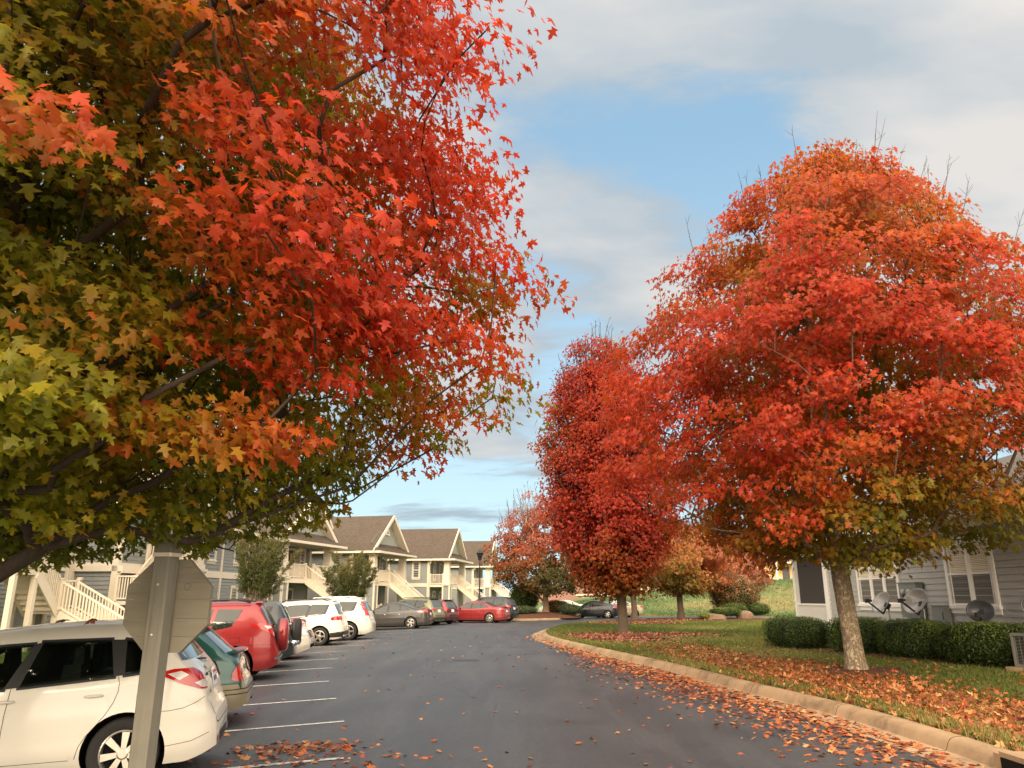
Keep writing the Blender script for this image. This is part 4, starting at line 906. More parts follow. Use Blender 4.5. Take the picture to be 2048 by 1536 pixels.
    for a, b in runs: rl = MB(); rail(rl, a, b); rl.build('porch_railing', M['cream_rail'], t)
    if ground_rail:
        for a, b in (((-.66, -h + .06, .15), (px + .15, -h + .06, .15)), ((-.06, -h + .8, .15), (-.06, -h + 1.9, .15))): r = MB(); rail(r, a, b); r.build('ground_railing', M['cream_rail'], t)
    for kind, a, b, w_, side in stairs:
        if kind == 'flight': flight(t, a, b, w_, side)
        else:
            l = MB(); l.box(((a[0] + b[0]) / 2, (a[1] + b[1]) / 2, a[2] - .06), (abs(a[0] - b[0]), abs(a[1] - b[1]), .12))
            for qx in (a[0], b[0]):
                for qy in (a[1], b[1]): l.box((qx, qy, a[2] / 2 - .06), (.14, .14, a[2] - .1))
            l.build('landing', M['cream'], t)
    # openings on the porch and below
    dr = MB(); dr.box((0, 0, 1.02), (.05, .92, 2.04)); 
    for yy, zf in ((.9, fl), (.9, .15)):
        d = dr.build('door', M['door_dark'], t); d.location = (px + .05, yy, zf)
        fm = MB(); fm.box((.0, .52, 1.06), (.07, .12, 2.2)); fm.box((.0, -.52, 1.06), (.07, .12, 2.2)); fm.box((.0, 0, 2.13), (.07, 1.16, .14)); fm.build('door_frame', M['cream'], d)
    window(t, (px + .02, -1.6, fl + .55), 0, .75, 1.6, M['cream']); window(t, (px + .02, -1.6, .75), 0, .75, 1.5, M['cream']); window(t, (px + .02, 2.55, fl + .55), 0, .6, 1.6, M['cream'])
    if win_side:
        window(t, (-3.4, -h - .02, fl + .65), -pi / 2, .62, 1.5, M['cream'])
    ds = MB(); ds.tube([(px + .3, -h - .55, ev - .05), (px + .3, -h - .35, ev - .35), (px + .02, -h - .18, ev - .5), (px + .02, -h - .18, .2)], .045, 6); ds.build('downspout', M['cream'], t)
    if ext:      # a long body joining on beyond the wing, facing the road
        y0, y1 = h, h + ext; x = -1.0; w = MB(); lap(w, (x, y1), (x, y0), .15, ev, (1, 0)); lap(w, (-back, y1), (x, y1), .15, ev, (0, 1)); w.build('wall', M['siding'], t)
        c = MB(); c.box((x, y0 + 4.2, ev / 2), (.16, .16, ev)); c.box((x, y1, ev / 2), (.22, .22, ev)); c.box((x + .01, (y0 + y1) / 2, fl - .05), (.09, ext - .3, .34)); c.box((x + .62, (y0 + y1) / 2 + .3, ev - .03), (.10, ext - .6, .17)); c.box((x + .3, (y0 + y1) / 2 + .3, ev - .13), (.55, ext - .6, .03)); c.build('trim', M['cream'], t)
        r = MB(); roof_slab(r, [(x + .6, y0 + .6, ev + .06), (x + .6, y1 + .4, ev + .06), (-8.2, y1 + .4, pk + .4), (-8.2, y0 + .6, pk + .4)], .1); r2 = r.build('roof', M['shingle'], t); uv_roof(r2)
        for yy in (y0 + 1.0, y0 + 2.9):
            window(t, (x + .02, yy, fl + .7), 0, .8, 1.45, M['cream']); window(t, (x + .02, yy, .75), 0, .8, 1.5, M['cream'])
        for yy in (y0 + 6.3, y0 + 8.3):
            if yy < y1 - .6: window(t, (x + .02, yy, fl + .7), 0, .8, 1.45, M['cream']); window(t, (x + .02, yy, .75), 0, .8, 1.5, M['cream'])
    if dormer:
        dx_, dy_, dz_ = dormer; d = MB(); lap(d, (dx_, dy_ - .8), (dx_, dy_ + .8), dz_, dz_ + 1.75, (1, 0)); lap(d, (dx_ - 3, dy_ - .8), (dx_, dy_ - .8), dz_ - .4, dz_ + 1.75, (0, -1)); lap(d, (dx_, dy_ + .8), (dx_ - 3, dy_ + .8), dz_ - .4, dz_ + 1.75, (0, 1))
        lap(d, (dx_, dy_ - .8), (dx_, dy_ + .8), dz_ + 1.75, dz_ + 2.6, (1, 0), .17, lambda z: ((z - dz_ - 1.75) / .85 * .5, 1 - (z - dz_ - 1.75) / .85 * .5)); do = d.build('dormer', M['siding_gable'], t)
        r = MB()
        for s in (-1, 1): roof_slab(r, [(dx_ + .35, dy_ + s * 1.15, dz_ + 1.45), (dx_ - 4, dy_ + s * 1.15, dz_ + 1.45), (dx_ - 4, dy_, dz_ + 2.72), (dx_ + .35, dy_, dz_ + 2.72)][:: s], .08)
        q = r.build('dormer_roof', M['shingle'], do); uv_roof(q); k = MB()
        for s in (-1, 1): k.bar((dx_ + .36, dy_ + s * 1.16, dz_ + 1.36), (dx_ + .36, dy_, dz_ + 2.60), .08, .18); k.box((dx_ + .02, dy_ + s * .8, dz_ + .8), (.08, .14, 1.8))
        A = [(cos(a) * .38, sin(a) * .38 + .75) for a in np.linspace(0, pi, 11)] + [(-.38, 0), (.38, 0)]
        k.prism(A, .05, Matrix(((0, 0, 1, dx_ + .03), (1, 0, 0, dy_), (0, 1, 0, dz_ + .45), (0, 0, 0, 1)))); k.build('dormer_trim', M['cream'], do)
        k = MB(); k.prism([(x * .74, y * .86 + .07) for x, y in A], .03, Matrix(((0, 0, 1, dx_ + .06), (1, 0, 0, dy_), (0, 1, 0, dz_ + .45), (0, 0, 0, 1)))); k.build('pane', M['dark_glass'], do)
    return t
# stairs: (kind, a, b, width, side) in the wing's own frame
A_ = gable_wing('nearest grey apartment wing at the far left edge, cream stair with a turned landing', (-16.3, 23.9), R(1), -.35, stairs=[('flight', (.0, 1.1, 2.95), (.35, 1.1, 2.9), 1.1, (0, 1))], win_side=True)
for k in [c for c in bpy.data.objects if c.parent == A_ and c.name.startswith('stair')]: bpy.data.objects.remove(k)
def part_boxes(name, root, L_, m='cream'):
    for c, d in L_: w = MB(); w.box(c, d); w.build(name, M[m], root)
part_boxes('landing', A_, [((.5, .55, 2.83), (1.1, 1.2, .16)), ((.5, 3.1, 1.6), (1.15, 1.15, .16))])
part_boxes('post', A_, [((x_, y_, z_ / 2), (.16, .16, z_)) for x_, y_, z_ in ((1.0, 0, 2.75), (1.0, 1.1, 2.75), (.0, 3.6, 1.5), (1.0, 3.6, 1.5), (1.0, 2.6, 1.5))])
flight(A_, (0.02, 1.1, 2.92), (0.02, 2.55, 1.65), 1.05, (1, 0)); flight(A_, (1.08, 2.6, 1.65), (3.6, 2.6, .3), 1.05, (0, 1))
for a, b in (((1.04, 0, 2.92), (1.04, 1.1, 2.92)), ((0, 0, 2.92), (1.04, 0, 2.92)), ((0, 3.68, 1.67), (1.08, 3.68, 1.67))): r = MB(); rail(r, a, b); r.build('landing_railing', M['cream_rail'], A_)
r = MB(); rail(r, (-.4, 4.4, .35), (2.6, 4.4, .35), .9, .5, False); r.build('ramp_railing', M['cream_rail'], A_)

B_ = gable_wing('second grey apartment wing from the left with a long windowed body, behind the wooden sign', (-15.5, 34.9), R(-3), 0, ext=11.5, stairs=[('flight', (.05, -.9, 2.95), (.2, -.9, 2.9), 1.0, (0, 1))], win_side=False, near_bay=True)
for k in [c for c in bpy.data.objects if c.parent == B_ and c.name.startswith('stair')]: bpy.data.objects.remove(k)
part_boxes('landing', B_, [((.55, -.4, 2.84), (1.1, 1.2, .14)), ((.55, -3.3, 1.5), (1.15, 1.15, .14))])
part_boxes('post', B_, [((x_, y_, z_ / 2), (.15, .15, z_)) for x_, y_, z_ in ((1.0, -.9, 2.75), (1.0, .15, 2.75), (1.0, -3.8, 1.45), (.1, -3.8, 1.45))])
flight(B_, (0.04, -1.0, 2.92), (0.04, -2.75, 1.55), 1.05, (1, 0)); flight(B_, (1.12, -3.85, 1.55), (3.4, -3.85, .2), 1.05, (0, 1))
for a, b in (((1.08, -1.0, 2.92), (1.08, .2, 2.92)), ((0, .2, 2.92), (1.08, .2, 2.92)), ((0, -3.86, 1.57), (1.1, -3.86, 1.57))): r = MB(); rail(r, a, b); r.build('landing_railing', M['cream_rail'], B_)

C_ = gable_wing('grey gabled apartment wing with a small dormer behind its gable, above the white cars', (-14.2, 54.6), R(-14), 0, Wd=7.2, dormer=(-1.6, 4.3, 5.55),
    stairs=[('flight', (.0, -.6, 2.95), (2.5, -.6, 1.35), 1.1, (0, 1)), ('landing', (2.45, -.65, 1.35), (3.65, .55, 1.35), 0, None), ('flight', (2.5, -.62, 1.35), (2.5, -2.6, .15), 1.1, (1, 0))])
D_ = gable_wing('grey gabled apartment wing in the middle of the row, above the dark grey sedan', (-10.45, 67.4), R(-13), 0, stairs=[('flight', (.0, -.4, 2.95), (3.7, -.4, .15), 1.1, (0, 1))], ext=None)
E_ = gable_wing('grey gabled apartment wing left of the black street lamp, second farthest', (-5.6, 80.5), R(-9), 0, stairs=[('flight', (.0, .0, 2.95), (3.7, .0, .15), 1.1, (0, 1))])
F_ = gable_wing('farthest grey apartment wing, its gable half hidden by the many stemmed tree', (-2.3, 98.5), R(-6), 0, stairs=[('flight', (.0, .2, 2.95), (3.9, .2, .15), 1.1, (0, 1))], back=18)
# things on the porches
def hanging_basket(label, loc, s=1.0, seed=1):
    t = thing('hanging_basket', label, 'plant', loc); m = MB(); m.lathe([(.02, -.32), (.14, -.30), (.20, -.10), (.21, -.08)], 14); m.build('pot', M['door_dark'], t, True)
    m = MB(); [m.tube([(0, 0, .30), (.19 * cos(a), .19 * sin(a), -.08)], .006, 4) for a in (0, 2.1, 4.2)]; m.build('hanger', M['dark_metal'], t)
    rg = np.random.default_rng(seed); n = 420; d = nrmz(rg.normal(0, 1, (n, 3))); P = d * [.30, .30, .20] * s * rg.uniform(.5, 1, (n, 1)) + [0, 0, -.02]
    leaves(P, d + rg.normal(0, .4, (n, 3)), d + [0, 0, -.4], .08 * rg.uniform(.6, 1.2, n), palette(rg.uniform(0, 1, n), [(0, (.10, .17, .05)), (.7, (.35, .42, .25)), (1, (.6, .6, .5))]), 'oval', 'leaves', M['leaf_small'], t, rg)
def W_(obj, p): return Matrix.Translation(obj.location) @ Matrix.Rotation(obj.rotation_euler.z, 4, 'Z') @ Vector(p)
hanging_basket('pale flowering hanging basket on the middle wing porch, nearer its left column', W_(D_, (.1, -2.3, 4.9)), 1.2, 1)
hanging_basket('pale flowering hanging basket on the middle wing porch, nearer its right column', W_(D_, (.1, -.3, 4.9)), 1.2, 2)
def wreath(label, loc, rz): 
    t = thing('door_wreath', label, 'wreath', loc, rz); m = MB(); m.tube([(0, .22 * cos(a), .22 * sin(a)) for a in np.linspace(0, 2 * pi, 20)], .05, 6); m.build('ring', M['pumpkin'], t, True); m = MB(); m.prism([(-.06, -.05), (.06, -.05), (0, .05)], .03, Matrix(((0, 0, 1, .04), (1, 0, 0, 0), (0, 1, 0, .22), (0, 0, 0, 1)))); m.build('bow', M['red_lens'], t)
wreath('orange autumn wreath on the upper door of the dormered wing', W_(C_, (-2.0, .9, 4.5)), R(-14))
wreath('orange autumn wreath on the upper door of the farthest wing', W_(F_, (-2.0, .9, 4.5)), R(-6))
for i, (x, y) in enumerate(((-11.6, 35.6), (-11.35, 35.75))):
    t = thing('pumpkin', ['orange pumpkin by the crape myrtle stems, left of two', 'orange pumpkin by the crape myrtle stems, right of two'][i], 'pumpkin', (x, y, .28), 0, 'pumpkins under the crape myrtle'); m = MB(); n = 24
    for j in range(9):
        th = pi * j / 8
        for k in range(n): a = 2 * pi * k / n; r_ = .24 * sin(th) * (1 + .07 * cos(8 * a)); m.v.append((r_ * cos(a), r_ * sin(a), -.17 * cos(th) + .17))
    for j in range(8):
        for k in range(n): m.f.append((j * n + k, j * n + (k + 1) % n, (j + 1) * n + (k + 1) % n, (j + 1) * n + k)); m.m.append(0)
    m.build('rind', M['pumpkin'], t, True); m = MB(); m.tube([(0, 0, .33), (.02, 0, .42)], [.03, .02], 6); m.build('stalk', M['bark_tan'], t)

# --- the grey house at the right: its long wall runs away from the camera
t = thing('grey_house', 'blue grey lap sided house with white windows and a screened porch, at the right edge', 'house', (12, 0, 0))
HF = .55; w = MB(); lap(w, (0, 29.7), (0, 9.0), .1, 3.55, (-1, 0), .165); lap(w, (0, 9.0), (12, 9.0), .1, 3.55, (0, -1), .165); lap(w, (0, 29.7), (12, 29.7), .1, 3.55, (0, 1), .165); w.build('wall', M['siding_house'], t)
w = MB(); w.box((6.03, 19.3, .12), (11.94, 20.6, .5)); w.build('foundation', M['concrete'], t)
w = MB(); w.box((-.02, 29.62, 1.85), (.10, .14, 3.5)); w.box((-.03, 19.3, 3.58), (.05, 21.0, .22)); w.box((-.28, 21.2, 3.71), (.55, 25.8, .04)); w.box((-.58, 21.2, 3.75), (.05, 25.8, .22)); w.build('trim', M['white_trim'], t)
w = MB(); Z0, Z1 = 3.84, 6.6
roof_slab(w, [(-.60, 8.3, Z0), (-.60, 34.1, Z0), (5.8, 28.5, Z1), (5.8, 13.5, Z1)], .1); roof_slab(w, [(12.6, 8.3, Z0), (12.6, 34.1, Z0), (5.8, 28.5, Z1), (5.8, 13.5, Z1)][::-1], .1)
roof_slab(w, [(-.60, 34.1, Z0), (12.6, 34.1, Z0), (5.8, 28.5, Z1)], .1); roof_slab(w, [(-.60, 8.3, Z0), (12.6, 8.3, Z0), (5.8, 13.5, Z1)], .1)
o = w.build('roof', M['shingle_grey'], t); uv_roof(o)
WA = pi
window(t, (-.025, 25.55, 1.5), WA, 2.7, 1.62, M['white_trim'], units=3, blinds=True, trim=.12); window(t, (-.025, 20.35, 1.5), WA, 1.95, 1.62, M['white_trim'], units=2, blinds=True, trim=.13)
window(t, (-.025, 14.3, 1.5), WA, 1.95, 1.62, M['white_trim'], units=2, blinds=True, trim=.13)
w = MB()
for y in (29.95, 33.2): w.box((.10, y, 2.05), (.22, .22, 3.3))
w.box((3.0, 33.2, 2.05), (.2, .2, 3.3)); w.box((.08, 31.6, 3.5), (.2, 3.1, .35)); w.box((1.6, 33.22, 3.5), (2.7, .2, .35)); w.build('porch_post', M['white_trim'], t)
w = MB(); w.box((1.7, 31.5, .45), (3.4, 3.6, .2)); w.build('porch_floor', M['white_trim'], t)
w = MB(); w.box((.16, 31.6, 2.4), (.02, 3.06, 1.9)); w.box((1.6, 33.16, 2.4), (2.7, .02, 1.9)); w.box((.16, 31.6, .9), (.015, 3.06, .95)); w.build('porch_screen', M['screen'], t)
w = MB(); rail(w, (.08, 30.1, .52), (.08, 33.1, .52), .92, .115, False); rail(w, (.2, 33.24, .52), (2.9, 33.24, .52), .92, .115, False); w.build('porch_railing', M['white_trim'], t)
# meters, cabinets, dishes, air conditioner beside the house
t = thing('meter_cabinet', 'tall grey utility cabinet with two round electric meters on the house wall, between the windows', 'utility box', (11.82, 23.2, 0)); w = MB(); w.box((0, 0, 1.62), (.22, 1.0, .98)); w.box((0, 0, 2.125), (.27, 1.06, .035)); w.box((0, -.05, 1.62), (.235, .02, .9)); w.build('cabinet', M['box_grey'], t)
for y in (.14, -.22): w = MB(); w.lathe([(.13, 0), (.13, .05), (.11, .12), (.06, .15), (.001, .155)], 20, Matrix.Translation((-.11, y, 1.83)) @ Matrix.Rotation(-pi / 2, 4, 'Y')); w.build('meter', M['meter'], t, True)
w = MB(); w.tube([(-.02, .1, 1.13), (-.02, .1, .3)], .035, 8); w.tube([(-.02, -.2, 1.13), (-.02, -.2, .3)], .03, 8); w.build('conduit', M['box_grey'], t)
t = thing('utility_box', 'small grey telecom box low on the house wall right of the meter cabinet', 'utility box', (11.84, 21.75, 0)); w = MB(); w.box((0, 0, 1.22), (.2, .62, .52)); w.box((0, 0, 1.49), (.24, .66, .025)); w.build('box', M['box_grey'], t); w = MB(); w.box((-.105, -.25, 1.22), (.012, .03, .2)); w.build('latch', M['dark_metal'], t)
def dish(label, loc, yaw, pitch, mat, h, s=.33):
    t = thing('satellite_dish', label, 'satellite dish', loc, 0, 'satellite dishes behind the hedge'); w = MB(); w.tube([(0, 0, 0), (0, 0, h - .12), (.0, 0, h)], .024, 8); w.build('mast', M['meter'], t)
    Mx = Matrix.Translation((0, 0, h)) @ Matrix.Rotation(yaw, 4, 'Z') @ Matrix.Rotation(pitch, 4, 'Y'); N = 36; K = 8; v = MB()
    for side in (0, 1):
        for k in range(K + 1):
            r = k / K
            for j in range(N): a = 2 * pi * j / N; v.v.append(Mx @ Vector((.10 + .17 * r * r * s / .33 - side * .008, s * 1.12 * r * cos(a), s * .98 * r * sin(a))))
    for side in (0, 1):
        for k in range(K):
            for j in range(N): b = side * (K + 1) * N; v.f.append((b + k * N + j, b + k * N + (j + 1) % N, b + (k + 1) * N + (j + 1) % N, b + (k + 1) * N + j)); v.m.append(0)
    for j in range(N): a = K * N + j; b = K * N + (j + 1) % N; v.f.append((a, b, b + (K + 1) * N, a + (K + 1) * N)); v.m.append(0)
    R_ = v.build('reflector', mat, t, True); w = MB(); w.box((.04, 0, 0), (.14, .10, .16)); w.v = [tuple(Mx @ Vector(p)) for p in w.v]; w.build('bracket', M['dark_metal'], t)
    a = Mx @ Vector((.06, 0, -s * .8)); b = Mx @ Vector((.62 * s / .33, 0, -s * .55)); w = MB(); w.bar(Mx @ Vector((.05, 0, -.02)), a, .035, .035); w.bar(a, b, .032, .04); w.build('feed_arm', M['dark_metal'], t)
    w = MB(); w.box(b, (.11, .09, .11)); w.tube([b, b + (Mx.to_3x3() @ Vector((-.12, 0, .08)))], [.04, .028], 10); w.build('receiver', M['dark_metal'], t)
    return t, Mx
def lettering(name, text, size, M4, mat, parent, depth=.003):
    cu = bpy.data.curves.new(name, 'FONT'); cu.body = text; cu.size = size; cu.extrude = depth; cu.align_x = 'CENTER'; cu.align_y = 'CENTER'
    ob = bpy.data.objects.new(name, cu); COL.objects.link(ob); dg = bpy.context.evaluated_depsgraph_get(); me = bpy.data.meshes.new_from_object(ob.evaluated_get(dg)); COL.objects.unlink(ob); bpy.data.objects.remove(ob)
    me.materials.clear(); me.materials.append(mat); o = bpy.data.objects.new(name, me); COL.objects.link(o); o.matrix_local = M4
    if parent: o.parent = parent; o.matrix_local = M4
    return o
dish('rusty pale satellite dish on a mast, the left one, below the triple window', (11.0, 23.0, .3), R(188), R(-30), M['dish'], 1.15, .34)
td, Mx = dish('grey satellite dish with white lettering in front of the meter cabinet', (10.95, 20.95, .3), R(196), R(-26), M['dish'], 1.2, .37)
dish('dark satellite dish on its mast right of the double window, seen face on', (11.25, 18.85, .3), R(228), R(-12), M['dish_dark'], 1.05, .27)
dish('dark satellite dish at the right picture edge', (11.35, 17.0, .3), R(235), R(-10), M['dish_dark'], 1.2, .27)

Lm = Mx @ Matrix.Translation((.158, .02, .06)) @ Matrix(((0, 0, 1, 0), (1, 0, 0, 0), (0, 1, 0, 0), (0, 0, 0, 1))) @ Matrix.Rotation(R(8), 4, 'Z')
lettering('lettering', 'DIRECTV', .085, Lm, M['white_mark'], td)
m = MB(); m.lathe([(.025, 0), (.040, 0), (.040, .004), (.025, .004), (.025, 0)], 20, Lm @ Matrix.Translation((-.235, .0, 0))); m.build('emblem', M['white_mark'], td)
# ------------------------------------------------------------ air conditioner, sign, lamp
def air_con(label, loc, rz):
    t = thing('air_conditioner', label, 'air conditioner', loc, rz); w = MB(); w.box((0, 0, .04), (1.0, 1.0, .1)); w.build('pad', M['concrete'], t)
    w = MB(); H_ = .62
    for a in (-1, 1):
        for b in (-1, 1): w.box((a * .36, b * .36, .1 + H_ / 2), (.05, .05, H_))
    w.box((0, 0, .12), (.76, .76, .05)); w.box((0, 0, .1 + H_), (.78, .78, .05)); w.lathe([(.30, .10 + H_ + .03), (.32, .15 + H_), (.02, .16 + H_)], 20); w.build('housing', M['ac_grey'], t)
    w = MB(); w.box((0, 0, .1 + H_ / 2), (.66, .66, H_ - .06)); w.build('coil', M['well'], t)
    w = MB()
    for i in range(20):
        z = .16 + i * .028
        for s in (-1, 1): w.box((s * .365, 0, z), (.006, .68, .008)); w.box((0, s * .365, z), (.68, .006, .008))
    for i in range(7):
        y = -.30 + i * .10
        for s in (-1, 1): w.box((s * .368, y, .1 + H_ / 2), (.006, .006, H_ - .06)); w.box((y, s * .368, .1 + H_ / 2), (.006, .006, H_ - .06))
    w.build('grille', M['ac_grey'], t)
    w = MB(); w.box((-.375, -.06, .46), (.008, .13, .05)); w.box((-.06, -.375, .46), (.13, .008, .05)); w.build('badge', M['red_badge'], t); return t
M['ac_grey'] = m_plain('ac_grey', (.15, .145, .13), .5)
air_con('grey air conditioner unit with a small red badge, at the right end of the hedge', (10.72, 16.1, lawn_z(10.4, 16.05)), R(18))

# the wooden post with the octagonal board, seen from behind
t = thing('sign_post', 'weathered wooden post with the back of an octagonal plank sign, beside the white hatchback', 'sign', (-2.81, 6.3, 0), R(-9))
def tapered_post(mb, w, z0, z1):
    c = .014; o = [(-w + c, -w), (w - c, -w), (w, -w + c), (w, w - c), (w - c, w), (-w + c, w), (-w, w - c), (-w, -w + c)]; mb.prism(o, z1 - z0, Matrix.Translation((0, 0, z0)))
w = MB(); tapered_post(w, .073, -.1, 2.02); w.build('post', M['post_wood'], t)
w = MB(); tapered_post(w, .083, 2.02, 2.05); o = w.build('cap_collar', M['post_pale'] if 'post_pale' in M else M['cream'], t)
w = MB(); tapered_post(w, .080, 2.053, 2.12)
k = 8; c_ = .014; q = .080; lo = [(-q + c_, -q), (q - c_, -q), (q, -q + c_), (q, q - c_), (q - c_, q), (-q + c_, q), (-q, q - c_), (-q, -q + c_)]
w.add([(x, y, 2.12) for x, y in lo] + [(x * .55, y * .55, 2.185) for x, y in lo], [(i, (i + 1) % 8, 8 + (i + 1) % 8, 8 + i) for i in range(8)] + [tuple(range(8, 16))]); w.build('cap', M['post_wood'], t)
oc = [(.392 * cos(R(22.5 + 45 * i)), .392 * sin(R(22.5 + 45 * i))) for i in range(8)]
def clip_oct(y0, y1):      # the strip of the octagon between two heights
    P = [Vector((x, y)) for x, y in oc]
    for yy, sgn in ((y0, 1), (y1, -1)):
        Q = []
        for i in range(len(P)):
            a, b = P[i], P[(i + 1) % len(P)]; da, db = (a.y - yy) * sgn, (b.y - yy) * sgn
            if da >= 0: Q.append(a)
            if da * db < 0: Q.append(a.lerp(b, da / (da - db)))
        P = Q
    return [(p.x, p.y) for p in P]
w = MB(); ys_ = [-.38, -.24, -.10, .045, .18, .30, .38]
MS = Matrix.Translation((.0, .078, 1.64)) @ Matrix.Rotation(R(2), 4, 'Z') @ Matrix.Rotation(pi / 2, 4, 'X')
for i in range(6):
    MT = MS.copy(); w.prism(clip_oct(ys_[i] + .0007, ys_[i + 1] - .0007), -.045 - .0015 * (i % 2), MT)
so = w.build('sign_board', M['board_wood'], t)
w = MB(); w.lathe([(.020, .001), (.024, .003), (.031, .003), (.034, .001)], 18, MS @ Matrix.Translation((.165, .15, .001))); kn = w.build('knot', M['post_wood'], so)
w = MB(); w.prism([(x * .90, y * .90) for x, y in oc], -.006, MS @ Matrix.Translation((0, 0, -.050))); w.build('metal_face', M['red_badge'], so)
for z_ in (1.42, 1.80): w = MB(); w.lathe([(.001, .012), (.010, .010), (.012, 0)], 10, Matrix.Translation((0, -.073, z_)) @ Matrix.Rotation(pi / 2, 4, 'X')); w.build('bolt', M['rim'], t)

# black street lamp
t = thing('street_lamp', 'black post top lantern lamp behind the dark red sedan, before the apartment row', 'street lamp', (-2.45, 59.0, .15)); w = MB()
w.lathe([(.20, 0), (.20, .12), (.13, .2), (.12, .8), (.08, .95), (.06, 1.1), (.045, 4.05), (.07, 4.1), (.07, 4.16), (.04, 4.2), (.10, 4.3)], 14); w.build('pole', M['lamp_black'], t, True)
w = MB(); w.lathe([(.12, 4.32), (.23, 4.80), (.12, 4.32)], 6)
for i in range(6): a = 2 * pi * i / 6; w.bar((.12 * cos(a), .12 * sin(a), 4.30), (.24 * cos(a), .24 * sin(a), 4.82), .03, .03)
w.build('lantern_frame', M['lamp_black'], t); w = MB(); w.lathe([(.11, 4.33), (.215, 4.79)], 6); w.build('lantern_glass', M['dark_glass'], t)
w = MB(); w.lathe([(.30, 4.82), (.28, 4.86), (.10, 5.02), (.05, 5.06), (.03, 5.16), (.001, 5.2)], 12); w.build('lantern_cap', M['lamp_black'], t)

# ------------------------------------------------------------ far buildings
def far_house(name, label, cat, p, rz, L, Dp, z0, ev, rg_, wallm, roofm, wins, stone=0, porch=False, hip=True):
    t = thing(name, label, cat, (p[0], p[1], z0 + (p[2] if len(p) > 2 else 0)), rz); w = MB(); lap(w, (0, L / 2), (0, -L / 2), stone, ev, (1, 0), .25); lap(w, (-Dp, -L / 2), (0, -L / 2), stone, ev, (0, -1), .25); lap(w, (0, L / 2), (-Dp, L / 2), stone, ev, (0, 1), .25); w.build('wall', wallm, t)
    if stone: w = MB(); w.box((-Dp / 2, 0, stone / 2 - 1), (Dp + .06, L + .06, stone + 2)); w.build('stone_base', M['stone_wall'], t)
    else: w = MB(); w.box((-Dp / 2, 0, -1.0), (Dp - .04, L - .04, 2.02)); w.build('foundation', M['concrete'], t)
    r = MB(); o_ = .6; k = Dp / 2 if hip else -.4
    roof_slab(r, [(o_, -L / 2 - o_, ev), (o_, L / 2 + o_, ev), (-Dp / 2, L / 2 - k, rg_), (-Dp / 2, -L / 2 + k, rg_)], .15); roof_slab(r, [(-Dp - o_, -L / 2 - o_, ev), (-Dp - o_, L / 2 + o_, ev), (-Dp / 2, L / 2 - k, rg_), (-Dp / 2, -L / 2 + k, rg_)][::-1], .15)
    if hip: roof_slab(r, [(o_, -L / 2 - o_, ev), (-Dp - o_, -L / 2 - o_, ev), (-Dp / 2, -L / 2 + k, rg_)], .15); roof_slab(r, [(o_, L / 2 + o_, ev), (-Dp - o_, L / 2 + o_, ev), (-Dp / 2, L / 2 - k, rg_)], .15)
    q = r.build('roof', roofm, t); uv_roof(q)
    w = MB(); w.box((o_ + .03, 0, ev - .12), (.08, L + 1.2, .24)); w.box((-Dp / 2, -L / 2 - o_ - .03, ev - .12), (Dp + 1.2, .08, .24)); 
    for s in (-1, 1): w.box((.03, s * (L / 2 - .08), ev / 2), (.1, .2, ev - .3))
    w.build('trim', M['cream'], t)
    for y, z, a, b in wins: window(t, (.03, y, z), 0, a, b, M['cream'], trim=.14)
    if porch:
        w = MB(); w.box((1.2, porch, ev - .1), (2.2, 3.6, .25))
        for s in (-1, 1): w.box((2.1, porch + s * 1.6, ev / 2), (.25, .25, ev - .2))
        w.build('porch', M['cream'], t); d = MB(); d.box((.05, porch, 1.1), (.06, 1.0, 2.2)); d.build('door', M['door_dark'], t)
    return t
hx_, hy_ = 37.5, 113
far_house('yellow_house', 'yellow house with brown roof and stone base on top of the green bank', 'house', (hx_, hy_, hill_z(hx_, hy_) - .2), R(-100), 13, 9, 0, 2.9, 6.6, M['yellow_wall'], M['shingle_far'], [(-4.4, 1.0, 1.2, 1.4), (4.8, .9, 1.2, 1.5)], stone=.9, porch=2.2)
far_house('yellow_house', 'pale yellow house mostly hidden by orange trees, left one on the bank', 'house', (21.5, 122, hill_z(21, 122) - .3), R(-95), 14, 9, 0, 2.7, 5.6, M['yellow_wall'], M['shingle_far'], [(-4.4, 1.0, 1.2, 1.4), (0, 1.0, 1.2, 1.4), (4.4, .9, 1.2, 1.5)], stone=.8)
far_house('tan_building', 'long low tan building with a row of white windows, seen past the dark sedan', 'apartment', (14.2, 150), R(-118), 15, 10, -1.7, 4.0, 6.6, M['tan_wall'], M['shingle_far'], [(y, 1.8, .9, 1.5) for y in (-6.3, -4.2, -2.1, 2.3, 4.4, 6.4)] + [(-.3, 1.4, .8, 2.0), (.7, 1.4, .8, 2.0)])
far_house('brown_roofed_building', 'low building with rust brown roof behind the many stemmed tree', 'house', (7.2, 132), R(-90), 11, 10, -1.6, 2.2, 5.6, M['tan_wall'], M['shingle_far'], [(-3, .8, 1, 1.2), (3, .8, 1, 1.2)])
# ------------------------------------------------------------ cars
def interp(P, x): return float(np.interp(x, [p[0] for p in P], [p[1] for p in P]))
